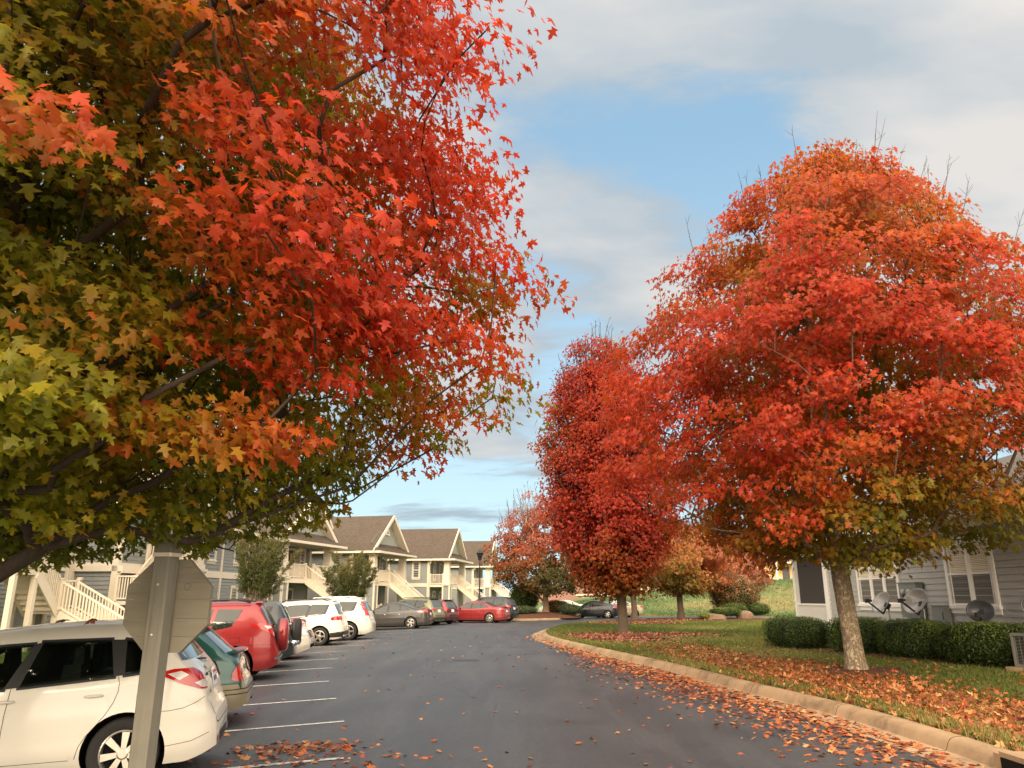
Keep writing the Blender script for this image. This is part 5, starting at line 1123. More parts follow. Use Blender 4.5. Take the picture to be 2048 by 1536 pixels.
# profiles run from the rear (-1) to the nose (+1): x as a share of the half length, z as a share of the height
PROF = {
 'hatch': dict(top=[(-1, .33), (-.992, .40), (-.975, .435), (-.955, .47), (-.945, .60), (-.915, .655), (-.86, .74), (-.735, .945), (-.70, .965), (-.55, .995), (-.35, 1), (-.15, .992), (0, .975), (.12, .945), (.50, .68), (.53, .66), (.86, .585), (.95, .53), (.985, .46), (1, .36)], belt=[(-1, .66), (-.4, .625), (.5, .585), (1, .55)]),
 'suv': dict(top=[(-1, .34), (-.99, .42), (-.965, .45), (-.955, .60), (-.93, .655), (-.885, .78), (-.82, .93), (-.79, .965), (-.6, .99), (-.2, 1), (.05, .985), (.16, .95), (.44, .70), (.48, .675), (.85, .63), (.94, .575), (.985, .49), (1, .38)], belt=[(-1, .65), (-.4, .62), (.5, .60), (1, .58)]),
 'wagon': dict(top=[(-1, .30), (-.992, .40), (-.96, .43), (-.945, .60), (-.90, .665), (-.86, .685), (-.66, .955), (-.60, .98), (-.3, 1), (0, .99), (.10, .96), (.40, .70), (.43, .675), (.84, .605), (.95, .55), (.985, .46), (1, .36)], belt=[(-1, .65), (-.4, .64), (.5, .62), (1, .58)]),
 'sedan': dict(top=[(-1, .32), (-.99, .43), (-.975, .47), (-.965, .66), (-.94, .715), (-.66, .745), (-.60, .77), (-.33, .955), (-.22, .985), (0, 1), (.08, .985), (.17, .94), (.47, .69), (.50, .67), (.85, .60), (.95, .54), (.985, .46), (1, .36)], belt=[(-1, .66), (-.4, .64), (.5, .61), (1, .55)]),
 'coupe': dict(top=[(-1, .32), (-.99, .43), (-.975, .47), (-.965, .66), (-.94, .70), (-.82, .725), (-.74, .77), (-.38, .955), (-.2, .99), (0, 1), (.10, .975), (.2, .93), (.54, .66), (.58, .635), (.87, .55), (.95, .50), (.985, .44), (1, .35)], belt=[(-1, .66), (-.4, .63), (.5, .58), (1, .52)]),
}
def body_fun(k, L, Wd, H, tum=.74):
    pr = PROF[k]; top = [(a * L / 2, b * H) for a, b in pr['top']]; belt = [(a * L / 2, b * H) for a, b in pr['belt']]
    def w_plan(x):
        d = max(0, abs(x) - L / 2 * .62) / (L / 2 * .38); return Wd / 2 * (1 - .20 * d ** 3.2 - (.10 * d ** 14))
    def zb(x):
        d = max(0, abs(x) - L / 2 * .86) / (L / 2 * .14); return .185 * (H / 1.5) + .10 * d ** 1.5
    def half(x, z):
        zbl = interp(belt, x); w = w_plan(x); b = zb(x); t = min(1, max(0, (z - b) / .22)); g = .90 + .10 * sin(t * pi / 2)
        if z > zbl - .22: g -= .022 * min(1, (z - zbl + .22) / .22)
        if z > zbl:
            q = (z - zbl) / (H * .97 - zbl); g = (.978) * (1 - (1 - tum / .978) * (q ** 1.15))
        g += .012 * math.exp(-((z - .40 * H) / .05) ** 2)
        return w * g
    return top, belt, w_plan, zb, half
def patch(mb, bvh, poly, axis, sign, off=.004, cell=.07, mi=0):
    """a 2-D outline laid onto the body: every point is cast onto the bodywork and lifted off it"""
    bm = bmesh.new(); vs = [bm.verts.new((a, b, 0)) for a, b in poly]; bm.faces.new(vs)
    for ax in (0, 1):
        lo = min(p[ax] for p in poly); hi = max(p[ax] for p in poly); n = int((hi - lo) / cell)
        for i in range(1, n + 1):
            co = [0, 0, 0]; co[ax] = lo + i * (hi - lo) / (n + 1); no = [0, 0, 0]; no[ax] = 1
            bmesh.ops.bisect_plane(bm, geom=bm.verts[:] + bm.edges[:] + bm.faces[:], plane_co=co, plane_no=no)
    bm.verts.index_update(); pts = []
    for v in bm.verts:
        a, b = v.co.x, v.co.y
        if axis == 'side': o, d = Vector((a, 4 * sign, b)), Vector((0, -sign, 0))
        elif axis == 'end': o, d = Vector((6 * sign, a, b)), Vector((-sign, 0, 0))
        elif axis == 'corner': d = Vector((.7071, -.7071 * sign, 0)); o = Vector((.7071, .7071 * sign, 0)) * a + Vector((0, 0, b)) - d * 6
        else: o, d = Vector((a, b, 6)), Vector((0, 0, -1))
        h = bvh.ray_cast(o, d)
        if h[0] is None: pts.append(None)
        else:
            n = h[1] if h[1].dot(d) < 0 else -h[1]; pts.append(h[0] + (n * .35 - d * .65).normalized() * off)
    fs = [[v.index for v in f.verts] for f in bm.faces if all(pts[v.index] is not None for v in f.verts)]
    mp_ = {}; out = []; F = []
    for f in fs:
        g = []
        for i in f:
            if i not in mp_: mp_[i] = len(out); out.append(pts[i])
            g.append(mp_[i])
        F.append(tuple(g))
    bm.free(); mb.add(out, F, mi)
def surf(bvh, y, z, off=.004):      # frame on the tail: x to the right seen from behind, y up, z out
    h_ = bvh.ray_cast(Vector((-6, y, z)), Vector((1, 0, 0))); n = h_[1] if h_[1].x < 0 else -h_[1]; p = h_[0] + n * off
    x = Vector((0, -1, 0)); x = (x - n * x.dot(n)).normalized(); yv = n.cross(x); return Matrix(((x.x, yv.x, n.x, p.x), (x.y, yv.y, n.y, p.y), (x.z, yv.z, n.z, p.z), (0, 0, 0, 1)))
def seam(mb, bvh, line, axis, sign, w=.005, off=.0025):
    for i in range(len(line) - 1):
        a, b = Vector((*line[i], 0)), Vector((*line[i + 1], 0)); d = (b - a).normalized(); n = Vector((-d.y, d.x, 0)) * w / 2; a -= d * w * .4; b += d * w * .4
        patch(mb, bvh, [((a + n).x, (a + n).y), ((b + n).x, (b + n).y), ((b - n).x, (b - n).y), ((a - n).x, (a - n).y)], axis, sign, off, .05)
def wheel_parts(parent, x, y, r, wd, spokes, rimr, seg, mat_rim, style=0):
    s = 1 if y > 0 else -1; Mt = Matrix.Translation((x, y, r)) @ Matrix.Rotation(-s * pi / 2, 4, 'X'); w = MB()      # local z points outwards
    w.lathe([(rimr, -wd / 2), (r * .93, -wd / 2), (r, -wd / 2 + .03), (r + .0, wd / 2 - .035), (r * .965, wd / 2 - .008), (r * .90, wd / 2), (rimr + .012, wd / 2 - .006), (rimr, wd / 2 - .02)], seg, Mt)
    o = w.build('wheel', M['tyre'], parent, True)
    m = MB(); m.lathe([(rimr + .002, wd / 2 - .018), (rimr - .012, wd / 2 - .012), (rimr - .022, wd / 2 - .03), (rimr - .03, -wd * .2)], seg, Mt)
    for i in range(spokes):
        a = 2 * pi * i / spokes + .35; w0, w1 = (.022, .034) if spokes > 6 else (.044, .030)
        p = [(-w0, .035), (w0, .035), (w1, rimr - .02), (-w1, rimr - .02)] if style == 0 else [(-.028, .03), (.028, .03), (.055, rimr - .02), (-.055, rimr - .02)]
        m.prism(p, .024, Mt @ Matrix.Rotation(a, 4, 'Z') @ Matrix.Translation((0, 0, wd / 2 - .045)))
    m.lathe([(.055, wd / 2 - .05), (.055, wd / 2 - .018), (.04, wd / 2 - .012), (.001, wd / 2 - .012)], 16, Mt)
    m.build('rim', mat_rim, o, False)
    k = MB(); k.lathe([(rimr - .025, wd / 2 - .075), (.001, wd / 2 - .078)], 16, Mt); k.build('brake_disc', M['well'], o)
def WIN_OF(sp, kind): return sp.get('win') or {'hatch': [[(.38, .635), (.0, .645), (-.02, .90), (.13, .905), (.33, .74)], [(-.04, .645), (-.40, .665), (-.44, .90), (-.06, .905)], [(-.47, .675), (-.70, .70), (-.66, .875), (-.52, .895)]],
      'suv': [[(.36, .64), (.02, .64), (.0, .915), (.12, .91), (.32, .72)], [(-.02, .64), (-.34, .645), (-.40, .92), (-.03, .915)], [(-.385, .65), (-.66, .70), (-.72, .90), (-.44, .918)]],
      'wagon': [[(.30, .66), (-.02, .66), (-.02, .905), (.08, .905), (.27, .74)], [(-.06, .66), (-.34, .665), (-.36, .92), (-.07, .915)], [(-.38, .67), (-.73, .70), (-.62, .90), (-.40, .918)]],
      'sedan': [[(.38, .66), (.04, .665), (.02, .91), (.12, .90), (.32, .74)], [(.0, .665), (-.28, .675), (-.27, .925), (-.02, .915)], [(-.30, .68), (-.50, .715), (-.34, .90), (-.30, .915)]],
      'coupe': [[(.45, .62), (.06, .645), (.04, .905), (.14, .90), (.36, .73)], [(.02, .65), (-.30, .675), (-.27, .92), (.0, .91)], [(-.32, .68), (-.54, .72), (-.34, .90), (-.30, .91)]]}[kind]
def car(name, label, cat, rear, ang, L, Wd, H, kind, paint, r=.32, rimr=.20, ax=(None, None), detail=2, lower=None, glass='car_glass', rear_col=None, spokes=5, spec=None, nose_out=False, tum=.74, group='cars parked along the row'):
    """rear: ground point under the tail, ang: direction the tail points (degrees)"""
    d = Vector((cos(R(ang)), sin(R(ang)), 0)); c = Vector((rear[0], rear[1], 0)) - d * L / 2 * (1 if not nose_out else 1)
    zr, zf = gz(rear[0], rear[1]), gz(rear[0] - d.x * L, rear[1] - d.y * L); c.z = (zr + zf) / 2; pit = math.atan2(zr - zf, L) * (1 if not nose_out else -1)
    t = thing(name, label, cat, c, 0, group); t.rotation_euler = (0, pit, R(ang + (180 if not nose_out else 0))); sp = spec or {}
    top, belt, wpl, zb, half = body_fun(kind, L, Wd, H, tum); xr = -L / 2 + (ax[0] or L * .195); xf = L / 2 - (ax[1] or L * .20)
    xs_ = sorted(set([round(p[0], 4) for p in top] + [round(v, 3) for v in np.linspace(-L / 2, L / 2, 64 if detail > 1 else 34)] + [-L / 2 + v for v in ((.004, .012, .024, .038, .055, .075, .10, .13, .16, .20, .24, .28, .33) if detail > 1 else (.01, .03, .08, .14))] + [L / 2 - v for v in ((.004, .012, .03, .055, .08, .12, .17, .23) if detail > 1 else (.01, .03, .08))])); NS, NTp = (15, 7) if detail > 1 else (10, 5)
    # soften the outline a little before lofting it
    def ztop(x):
        w_ = .035; return (interp(top, x) * 2 + interp(top, min(L / 2, x + w_)) + interp(top, max(-L / 2, x - w_))) / 4
    V = []; hb = sp.get('lower_h', .33) * H; NB = 5; low_st = []
    for x in xs_:
        zt, b = ztop(x), zb(x); rr = min(.10, (zt - b) * .45); side = []
        for i in range(NS):
            zs_ = min(hb, b + (zt - b) * .6); z = b + (zs_ - b) * i / NB if i <= NB else zs_ + (zt - zs_) * (i - NB) / (NS - 1 - NB); q = max(0, (z - (zt - rr)) / rr); y = half(x, z) - rr * 1.1 * (1 - sqrt(max(0, 1 - q * q))); side.append((y, z))
        ye = side[-1][0]; tp = [(ye * (1 - j / NTp), zt + .035 * (1 - (1 - j / NTp) ** 2) * (1 if zt > H * .75 else .8)) for j in range(1, NTp + 1)]
        low_st.append(zt < hb + .09); hs = side + tp; rw = [(y, z) for y, z in hs] + [(-y, z) for y, z in hs[:-1]][::-1]; V += [(x, y, z) for y, z in rw]; n = len(rw)
    F = []
    for i in range(len(xs_) - 1):
        for j in range(n): F.append((i * n + j, i * n + (j + 1) % n, (i + 1) * n + (j + 1) % n, (i + 1) * n + j))
    F += [tuple(range(n)), tuple((len(xs_) - 1) * n + j for j in range(n))[::-1]]
    mb = MB(); mb.add(V, F)
    if lower:      # two-tone: the rows below the colour break carry the second paint
        k_ = 0
        for i in range(len(xs_) - 1):
            for j in range(n):
                jj = min(j, n - 2 - j) if j < n - 1 else 99
                if jj < NB or j == n - 1 or (low_st[i] and low_st[i + 1]): mb.m[k_] = 2
                k_ += 1
        mb.m[k_] = mb.m[k_ + 1] = 2
    bo = mb.build('body', [paint, M['well'], lower or paint, M['cabin']], t, True)
    bvh = BVHTree.FromPolygons([Vector(v) for v in V], F)
    # wheel arches cut out of the body
    cut = MB(); ra = r + (.055 if kind != 'suv' else .075)
    for x in (xr, xf):
        for s in (-1, 1): cut.lathe([(.001, 0), (ra, 0), (ra, .5), (.001, .5)], 40, Matrix.Translation((x, s * (Wd / 2 + .2), r * 1.0)) @ Matrix.Rotation(s * pi / 2, 4, 'X'))
    co = cut.build('cutter', [paint, M['well']], None); co.data.polygons.foreach_set('material_index', [1] * len(co.data.polygons)); co.matrix_world = Matrix()
    if sp.get('see'):      # the window openings go right through the cabin
        wc = MB()
        for g in WIN_OF(sp, kind): wc.add([(a * L / 2, y_, b * H) for y_ in (-2, 2) for a, b in g], [tuple(range(len(g)))[::-1], tuple(range(len(g), 2 * len(g)))] + [(i, (i + 1) % len(g), len(g) + (i + 1) % len(g), len(g) + i) for i in range(len(g))])
        wo = wc.build('window_cutter', [paint, M['well'], lower or paint, M['cabin']], None); wo.data.polygons.foreach_set('material_index', [3] * len(wo.data.polygons)); m2 = bo.modifiers.new('w', 'BOOLEAN'); m2.object = wo; m2.operation = 'DIFFERENCE'; m2.solver = 'EXACT'; glass = 'car_clear'
        st = MB()
        for x_ in (.10, -.30):
            for s in (-1, 1): st.box((x_ * L / 2 - .10, s * Wd * .21, H * .64), (.20, .46, H * .22), 0, 0, .8); st.box((x_ * L / 2 - .14, s * Wd * .21, H * .795), (.10, .26, .17), 0, 0, .85)
        st.build('seats', M['seat'], t)
    bo.parent = None; md = bo.modifiers.new('b', 'BOOLEAN'); md.object = co; md.operation = 'DIFFERENCE'; md.solver = 'EXACT'
    bpy.context.view_layer.update(); me = bpy.data.meshes.new_from_object(bo.evaluated_get(bpy.context.evaluated_depsgraph_get())); bo.modifiers.clear(); bo.data = me; bo.parent = t; bpy.data.objects.remove(co)
    if sp.get('see'): bpy.data.objects.remove(wo)
    me.shade_smooth()
    try: me.set_sharp_from_angle(angle=R(38))
    except Exception: pass
    for x in (xr, xf):
        for s in (-1, 1): wheel_parts(t, x, s * (Wd / 2 - .115), r, .21, spokes, rimr, 36 if detail > 1 else 24, M['rim'], sp.get('rimstyle', 0))
    h = lambda f: f * H; X = lambda f: f * L / 2
    G = WIN_OF(sp, kind)
    cell = .08 if detail > 1 else .2
    for s in (-1, 1):
        if s == sp.get('hide', 9): continue
        if sp.get('surround', True):
            allp = [p for g in G for p in g]; loP = [g[0] for g in G] + [G[-1][1]]; hiP = [G[-1][2]] + [g[-1] if len(g) == 4 else None for g in G[::-1]]
            bl = sp.get('pillar')
            if bl and not sp.get('see'): w = MB(); patch(w, bvh, [(X(a), h(b)) for a, b in bl], 'side', s, .003, cell); w.build('window_surround', M['black_plastic'], t, True)
            elif bl:      # black pillars only, between the open panes
                w = MB()
                for ga, gb in zip(G[:-1], G[1:]): patch(w, bvh, [(X(a), h(b)) for a, b in (ga[1], ga[2], gb[-1], gb[0])], 'side', s, .008, cell)
                for a, b in [((G[0][0], G[0][1])), ((G[1][0], G[1][1])), ((G[2][0], G[2][1])), (G[0][2], G[0][3]), (G[1][2], G[1][3]), (G[2][2], G[2][3]), (G[2][1], G[2][2])]:
                    a_, b_ = Vector((X(a[0]), h(a[1]))), Vector((X(b[0]), h(b[1]))); d_ = (b_ - a_).normalized(); n_ = Vector((-d_.y, d_.x)) * .022; patch(w, bvh, [tuple(a_ + n_ - d_ * .02), tuple(b_ + n_ + d_ * .02), tuple(b_ - n_ + d_ * .02), tuple(a_ - n_ - d_ * .02)], 'side', s, .006, .06)
                w.build('window_surround', M['black_plastic'], t, True)
        for g in G: w = MB(); patch(w, bvh, [(X(a), h(b)) for a, b in g], 'side', s, .007, cell); w.build('side_window', M[glass], t, True)
        if detail > 0:
            w = MB()
            for ln in sp.get('seams', [[(.40, .62), (.40, .22)], [(.0, .64), (.0, .20)], [(-.36, .64), (-.385, .45), (-.30, .22)]]): seam(w, bvh, [(X(a), h(b)) for a, b in ln], 'side', s, .005 if detail > 1 else .010)
            w.build('door_seams', M['well'], t)
            for hx in sp.get('handles', (.06, -.30)):
                yb = half(X(hx), h(.565)); w = MB(); w.tube([(X(hx) - .0, s * (yb - .0), h(.565)), (X(hx) + .02, s * (yb + .028), h(.567)), (X(hx) + .14, s * (yb + .030), h(.567)), (X(hx) + .165, s * yb, h(.565))], [.010, .014, .014, .010], 8); w.build('door_handle', sp.get('handle_mat', paint), t, True)
        yb = half(X(.36), h(.66)); w = MB(); w.box((X(.37), s * (yb + .12), h(.675)), (.10, .19, .13), 0, -s * .25, .8); w.box((X(.37), s * (yb + .02), h(.655)), (.05, .08, .04)); w.build('wing_mirror', sp.get('mirror', paint), t)
    # rear and front glass
    rg_ = sp.get('rear_glass') or {'hatch': (.715, .915, .44, .33), 'suv': (.67, .90, .42, .35), 'wagon': (.70, .93, .40, .32), 'sedan': (.775, .935, .40, .34), 'coupe': (.75, .93, .42, .34)}[kind]
    def trapz(z0, z1, w0, w1, sgn): return [(-w0 * Wd, h(z0)), (w0 * Wd, h(z0)), (w1 * Wd, h(z1)), (-w1 * Wd, h(z1))]
    w = MB(); patch(w, bvh, trapz(*rg_, -1), 'end', -1, .007, cell); w.build('rear_window', M['car_glass_rear'], t, True)
    ws = {'hatch': (.70, .94, .42, .35), 'suv': (.715, .94, .42, .36), 'wagon': (.72, .945, .41, .34), 'sedan': (.71, .93, .42, .35), 'coupe': (.69, .92, .42, .35)}[kind]
    w = MB(); patch(w, bvh, trapz(*ws, 1), 'end', 1, .007, cell); w.build('windscreen', M['car_glass'], t, True)
    # lamps: side part and rear part of one lens
    for s in (-1, 1):
        lm_ = sp.get('lamp') or dict(side=[(-.83, .60), (-.965, .56), (-.965, .66), (-.86, .665)], end=[(.30, .55), (.46, .57), (.46, .66), (.33, .655)])
        w = MB()
        if 'corner' in lm_: patch(w, bvh, lm_['corner'], 'corner', s, .012, .04)
        else: patch(w, bvh, [(X(a), h(b)) for a, b in lm_['side']], 'side', s, .012, .05); patch(w, bvh, [(s * a * Wd, h(b)) for a, b in lm_['end']], 'end', -1, .012, .05)
        lo = w.build('tail_light', M['red_lens'], t, True)
        for mt, side, end in lm_.get('more', []):
            w = MB()
            if end == 'corner': patch(w, bvh, side, 'corner', s, .018, .04); side = end = None
            if side: patch(w, bvh, [(X(a), h(b)) for a, b in side], 'side', s, .018, .05)
            if end: patch(w, bvh, [(s * a * Wd, h(b)) for a, b in end], 'end', -1, .018, .05)
            if w.v: w.build('lens', M[mt], lo, True)
        hl_ = sp.get('head') or dict(side=[(.84, .50), (.985, .46), (.985, .52), (.84, .57)], end=[(.28, .44), (.46, .45), (.46, .545), (.30, .52)])
        w = MB(); patch(w, bvh, [(X(a), h(b)) for a, b in hl_['side']], 'side', s, .010, .05); patch(w, bvh, [(s * a * Wd, h(b)) for a, b in hl_['end']], 'end', 1, .010, .05); w.build('headlight', M['clear_lens'], t, True)
    # number plate
    if sp.get('plate', True):
        z0_, z1_ = sp.get('plate_z', (.50, .585)); PM = surf(bvh, 0, h((z0_ + z1_) / 2), .010); w = MB(); w.box((0, 0, 0), (.31, .16, .012)); w.v = [tuple(PM @ Vector(p)) for p in w.v]; po = w.build('number_plate', M['plate'], t)
        if detail > 1:
            w = MB(); w.box((0, .062, .007), (.29, .022, .002)); w.v = [tuple(PM @ Vector(p)) for p in w.v]; w.build('plate_band', M['plate_red'], po)
            if sp.get('number'): lettering('plate_number', sp['number'], .075, PM @ Matrix.Translation((0, -.012, .008)), M['plate_blue'], po, .001)
    if sp.get('bumper_black'):
        w = MB(); patch(w, bvh, [(-.46 * Wd, h(.17)), (.46 * Wd, h(.17)), (.46 * Wd, h(.29)), (-.46 * Wd, h(.29))], 'end', -1, .008, .1)
        for s in (-1, 1): patch(w, bvh, [(X(-.99), h(.17)), ((xr - ra), h(.17)), ((xr - ra), h(.27)), (X(-.99), h(.29))], 'side', s, .008, .1)
        w.build('bumper', M['black_plastic'], t, True)
    if sp.get('rails'):
        for s in (-1, 1):
            ys = s * Wd * .33; w = MB(); w.tube([(X(.10), ys, h(.985)), (X(.02), ys, h(1.035)), (X(-.6), ys, h(1.03)), (X(-.72), ys, h(.985))], .02, 8); w.build('roof_rail', M[sp['rails']], t, True)
    if sp.get('spoiler'):
        zz0, xx0, ln_, wd_ = sp['spoiler']; w = MB(); w.box((X(xx0), 0, h(zz0)), (ln_, wd_ * Wd, .03), 0, 0, .92); w.build('spoiler', sp.get('spoiler_mat', paint), t)
    if sp.get('wiper'):
        x0_, z0_, x1_, z1_ = sp['wiper']; w = MB(); w.tube([(X(x0_), 0, h(z0_)), (X(x1_) , .30, h(z1_))], [.012, .007], 6); w.build('rear_wiper', M['black_plastic'], t)
    w = MB(); w.box((0, 0, .20), (L * .80, Wd * .74, .16)); w.build('underbody', M['well'], t)
    return t, bvh, dict(X=X, h=h, half=half, xr=xr, xf=xf)

P_white = m_paint('paint_white', (.76, .72, .62)); P_green = m_paint('paint_green', (.012, .085, .070), .25); P_red = m_paint('paint_red', (.30, .010, .012), .15); P_char = m_paint('paint_charcoal', (.022, .03, .032), .3)
P_white2 = m_paint('paint_cream_white', (.74, .69, .58)); P_grey = m_paint('paint_grey', (.050, .047, .043), .4); P_olive = m_paint('paint_olive', (.17, .165, .085), .4); P_dred = m_paint('paint_dark_red', (.09, .012, .014), .2); P_black = m_paint('paint_black', (.006, .007, .009), .0, dirt=(.05, .05, .05))
P_tan = m_paint('paint_tan', (.34, .29, .19), .3); P_red2 = m_paint('paint_brick_red', (.24, .014, .016), .2); P_beige = m_paint('paint_beige', (.48, .40, .26), .3)

t, bv, q = car('hatchback_car', 'white hatchback nearest the camera, beside the wooden sign post, fallen leaves on its roof', 'car', (-3.20, 9.1), 15, 4.35, 1.775, 1.54, 'hatch', P_white, .325, .215, (.83, .86), 2, spokes=7,
    spec=dict(see=True, number='PKB 4821', plate_z=(.545, .63), rear_glass=(.745, .93, .43, .34), wiper=(-.90, .72, -.87, .735), spoiler=(.965, -.74, .20, .68),
    win=[[(.30, .63), (-.115, .64), (-.20, .895), (.04, .885), (.20, .76)], [(-.175, .645), (-.555, .675), (-.52, .90), (-.235, .905)], [(-.60, .68), (-.735, .70), (-.70, .87), (-.585, .895)]], pillar=[(0, 0)],
    lamp=dict(corner=[(-.52, 1.045), (-.66, 1.075), (-.84, 1.07), (-.96, 1.02), (-1.03, .94), (-1.04, .88), (-.98, .855), (-.86, .865), (-.72, .92), (-.61, .985)],
      more=[('clear_lens', [(-.80, .93), (-.90, .95), (-1.01, .94), (-1.03, .89), (-.98, .87), (-.87, .88)], 'corner'), ('clear_lens', [(-.60, 1.03), (-.70, 1.05), (-.76, 1.01), (-.68, .965)], 'corner'), ('red_lens', [(-.86, .96), (-.90, 1.03), (-.97, .99), (-1.0, .955)], 'corner')]),
    seams=[[(-.145, .64), (-.135, .5), (-.13, .35), (-.125, .2)], [(-.575, .672), (-.582, .63), (-.58, .58), (-.565, .52), (-.535, .45), (-.50, .39), (-.465, .335), (-.44, .28), (-.425, .205)], [(-.73, .45), (-.80, .445), (-.86, .455), (-.91, .48), (-.945, .51)], [(.38, .205), (-.40, .20)], [(-.79, .235), (-.90, .25), (-.97, .285)]], handles=(-.165, -.52)))
X, h = q['X'], q['h']
w = MB(); seam(w, bv, [(-.62, .72), (-.60, .52), (-.45, .50), (.45, .50), (.60, .52), (.62, .72)], 'end', -1, .009)
for a in (-1, 1): seam(w, bv, [(a * .36, 1.10), (a * .34, .98), (-a * 0, .98)] if a > 0 else [(-.36, 1.10), (-.34, .98)], 'end', -1, .006)
w.build('tailgate_seam', M['well'], t)
w = MB(); yb = q['half'](X(-.60), h(.50)); [seam(w, bv, [(X(-.70) + .085 * math.copysign(abs(cos(k_)) ** .5, cos(k_)), h(.545) + .07 * math.copysign(abs(sin(k_)) ** .5, sin(k_))) for k_ in np.linspace(0, 2 * pi, 17)], 'side', s, .005) for s in (1,)]; w.build('fuel_flap', M['well'], t)
w = MB(); patch(w, bv, [(-.30, .25), (.30, .25), (.34, .38), (-.34, .38)], 'end', -1, .012, .06); w.build('bumper_grille', M['black_plastic'], t, True)
w = MB(); patch(w, bv, [(-.36, .405), (.36, .405), (.36, .43), (-.36, .43)], 'end', -1, .016, .06); w.build('bumper_bar', P_white, t, True)
for a, s_ in ((.40, 1), (-.40, -1)): w = MB(); patch(w, bv, [(s_ * .40, .30), (s_ * .55, .31), (s_ * .55, .37), (s_ * .40, .38)], 'end', -1, .014, .05); w.build('reflector', M['red_lens'], t, True)
w = MB(); patch(w, bv, [(-.27, 1.015), (.27, 1.015), (.27, 1.055), (-.27, 1.055)], 'end', -1, .014, .05); w.build('tailgate_trim', P_white, t, True)
ME = surf(bv, 0, 1.10, .008); w = MB()
for sx_, sy_ in ((.055, .038), (.022, .036), (.05, .016)): w.tube([ME @ Vector((sx_ * cos(a), sy_ * sin(a) + (.0 if sy_ != .016 else .018), 0)) for a in np.linspace(0, 2 * pi, 20)], .005, 5)
w.build('emblem', M['chrome'], t, True)
for yy, tx, zz_ in ((.40, 'MATRIX', .97), (.42, 'XR', .80)): lettering('badge', tx, .045, surf(bv, yy, zz_, .004), M['black_plastic'], t, .001)
CAR1 = t
# seats and head rests seen dimly would need clear glass; the panes are dark and reflective instead

t, bv, q = car('wagon_car', 'green wagon with tan bumper, second car from the camera', 'car', (-4.02, 12.5), 14, 4.35, 1.69, 1.42, 'wagon', P_green, .30, .19, (.88, .85), 2, lower=P_tan, tum=.76,
    spec=dict(see=True, lower_h=.395, plate_z=(.40, .42), plate=False, rear_glass=(.70, .935, .40, .31), wiper=(-.89, .695, -.84, .71),
    pillar=[(.34, .65), (-.02, .65), (-.75, .685), (-.62, .925), (-.36, .935), (.09, .93), (.29, .735)],
    lamp=dict(corner=[(-.83, .62), (-.84, .72), (-.90, .80), (-1.02, .825), (-1.22, .835), (-1.23, .66), (-1.05, .615), (-.92, .60)], more=[('amber_lens', [(-1.03, .645), (-1.03, .70), (-1.21, .72), (-1.21, .665), (-1.06, .63)], 'corner')])))
X, h = q['X'], q['h']
w = MB()     # tailgate lip spoiler and roof spoiler
N = 14
for i in range(N + 1):
    y = -.60 + 1.20 * i / N; b = bv.ray_cast(Vector((-6, y, h(.675))), Vector((1, 0, 0)))[0]; e = 1 - abs(y / .60) ** 6; w.v += [(b.x + .12, y, h(.69)), (b.x - .13 * e, y, h(.71)), (b.x - .14 * e, y, h(.695)), (b.x + .06, y, h(.655))]
for i in range(N):
    for k in range(4): w.f.append((i * 4 + k, i * 4 + (k + 1) % 4, i * 4 + 4 + (k + 1) % 4, i * 4 + 4 + k)); w.m.append(0)
w.f += [(0, 1, 2, 3), (N * 4 + 3, N * 4 + 2, N * 4 + 1, N * 4)]; w.m += [0, 0]; w.build('tailgate_spoiler', P_green, t)
w = MB(); w.box((X(-.665), 0, h(.975)), (.26, 1.02, .03), 0, 0, .94); w.build('roof_spoiler', P_green, t)
w = MB()
for z_ in (.30, .345): 
    for s in (-1, 1): seam(w, bv, [(X(-.80), h(z_)), (X(-.985), h(z_))], 'side', s, .010, .010)
    seam(w, bv, [(-.76, h(z_)), (.76, h(z_))], 'end', -1, .010, .010)
w.build('bumper_groove', M['well'], t)
w = MB(); w.tube([(X(-.7), -.45, .26), (X(-1.0) , -.45, .25)], .03, 10); w.build('exhaust_pipe', M['dark_metal'], t)

def spare(t, bv, q, mat, z=.93, r=.36, hard=True, y=0.02):
    b = bv.ray_cast(Vector((-6, y, z)), Vector((1, 0, 0)))[0]; Mt = Matrix.Translation((b.x, y, z)) @ Matrix.Rotation(-pi / 2, 4, 'Y'); w = MB()
    w.lathe([(r * .9, .02), (r, .05), (r, .20), (r * .96, .235), (r * .85, .26), (.001, .275)] if hard else [(r * .9, .02), (r, .05), (r, .20), (r * .85, .23), (r * .6, .20), (.001, .20)], 36, Mt); w.build('spare_wheel_cover', mat, t, True)
    w = MB(); w.lathe([(.2, -.05), (.2, .03)], 16, Mt); w.lathe([(r * .99, .03), (r * 1.012, .05), (r * 1.012, .075), (r * .99, .09)], 36, Mt); w.build('spare_wheel_ring', M['black_plastic'], t, True)
SUVP = [(.40, .63), (.0, .63), (-.36, .635), (-.70, .69), (-.76, .91), (-.44, .935), (-.02, .935), (.13, .93), (.35, .72)]
LAMPR = dict(corner=[(-.56, 1.20), (-.80, 1.215), (-1.04, 1.19), (-1.10, 1.10), (-1.10, .90), (-1.02, .90), (-.90, 1.0), (-.74, 1.09)], more=[('clear_lens', [(-.86, 1.09), (-1.0, 1.10), (-1.0, 1.15), (-.80, 1.16)], 'corner'), ('clear_lens', [(-1.0, .93), (-1.08, .92), (-1.08, 1.0), (-.98, 1.02)], 'corner')])
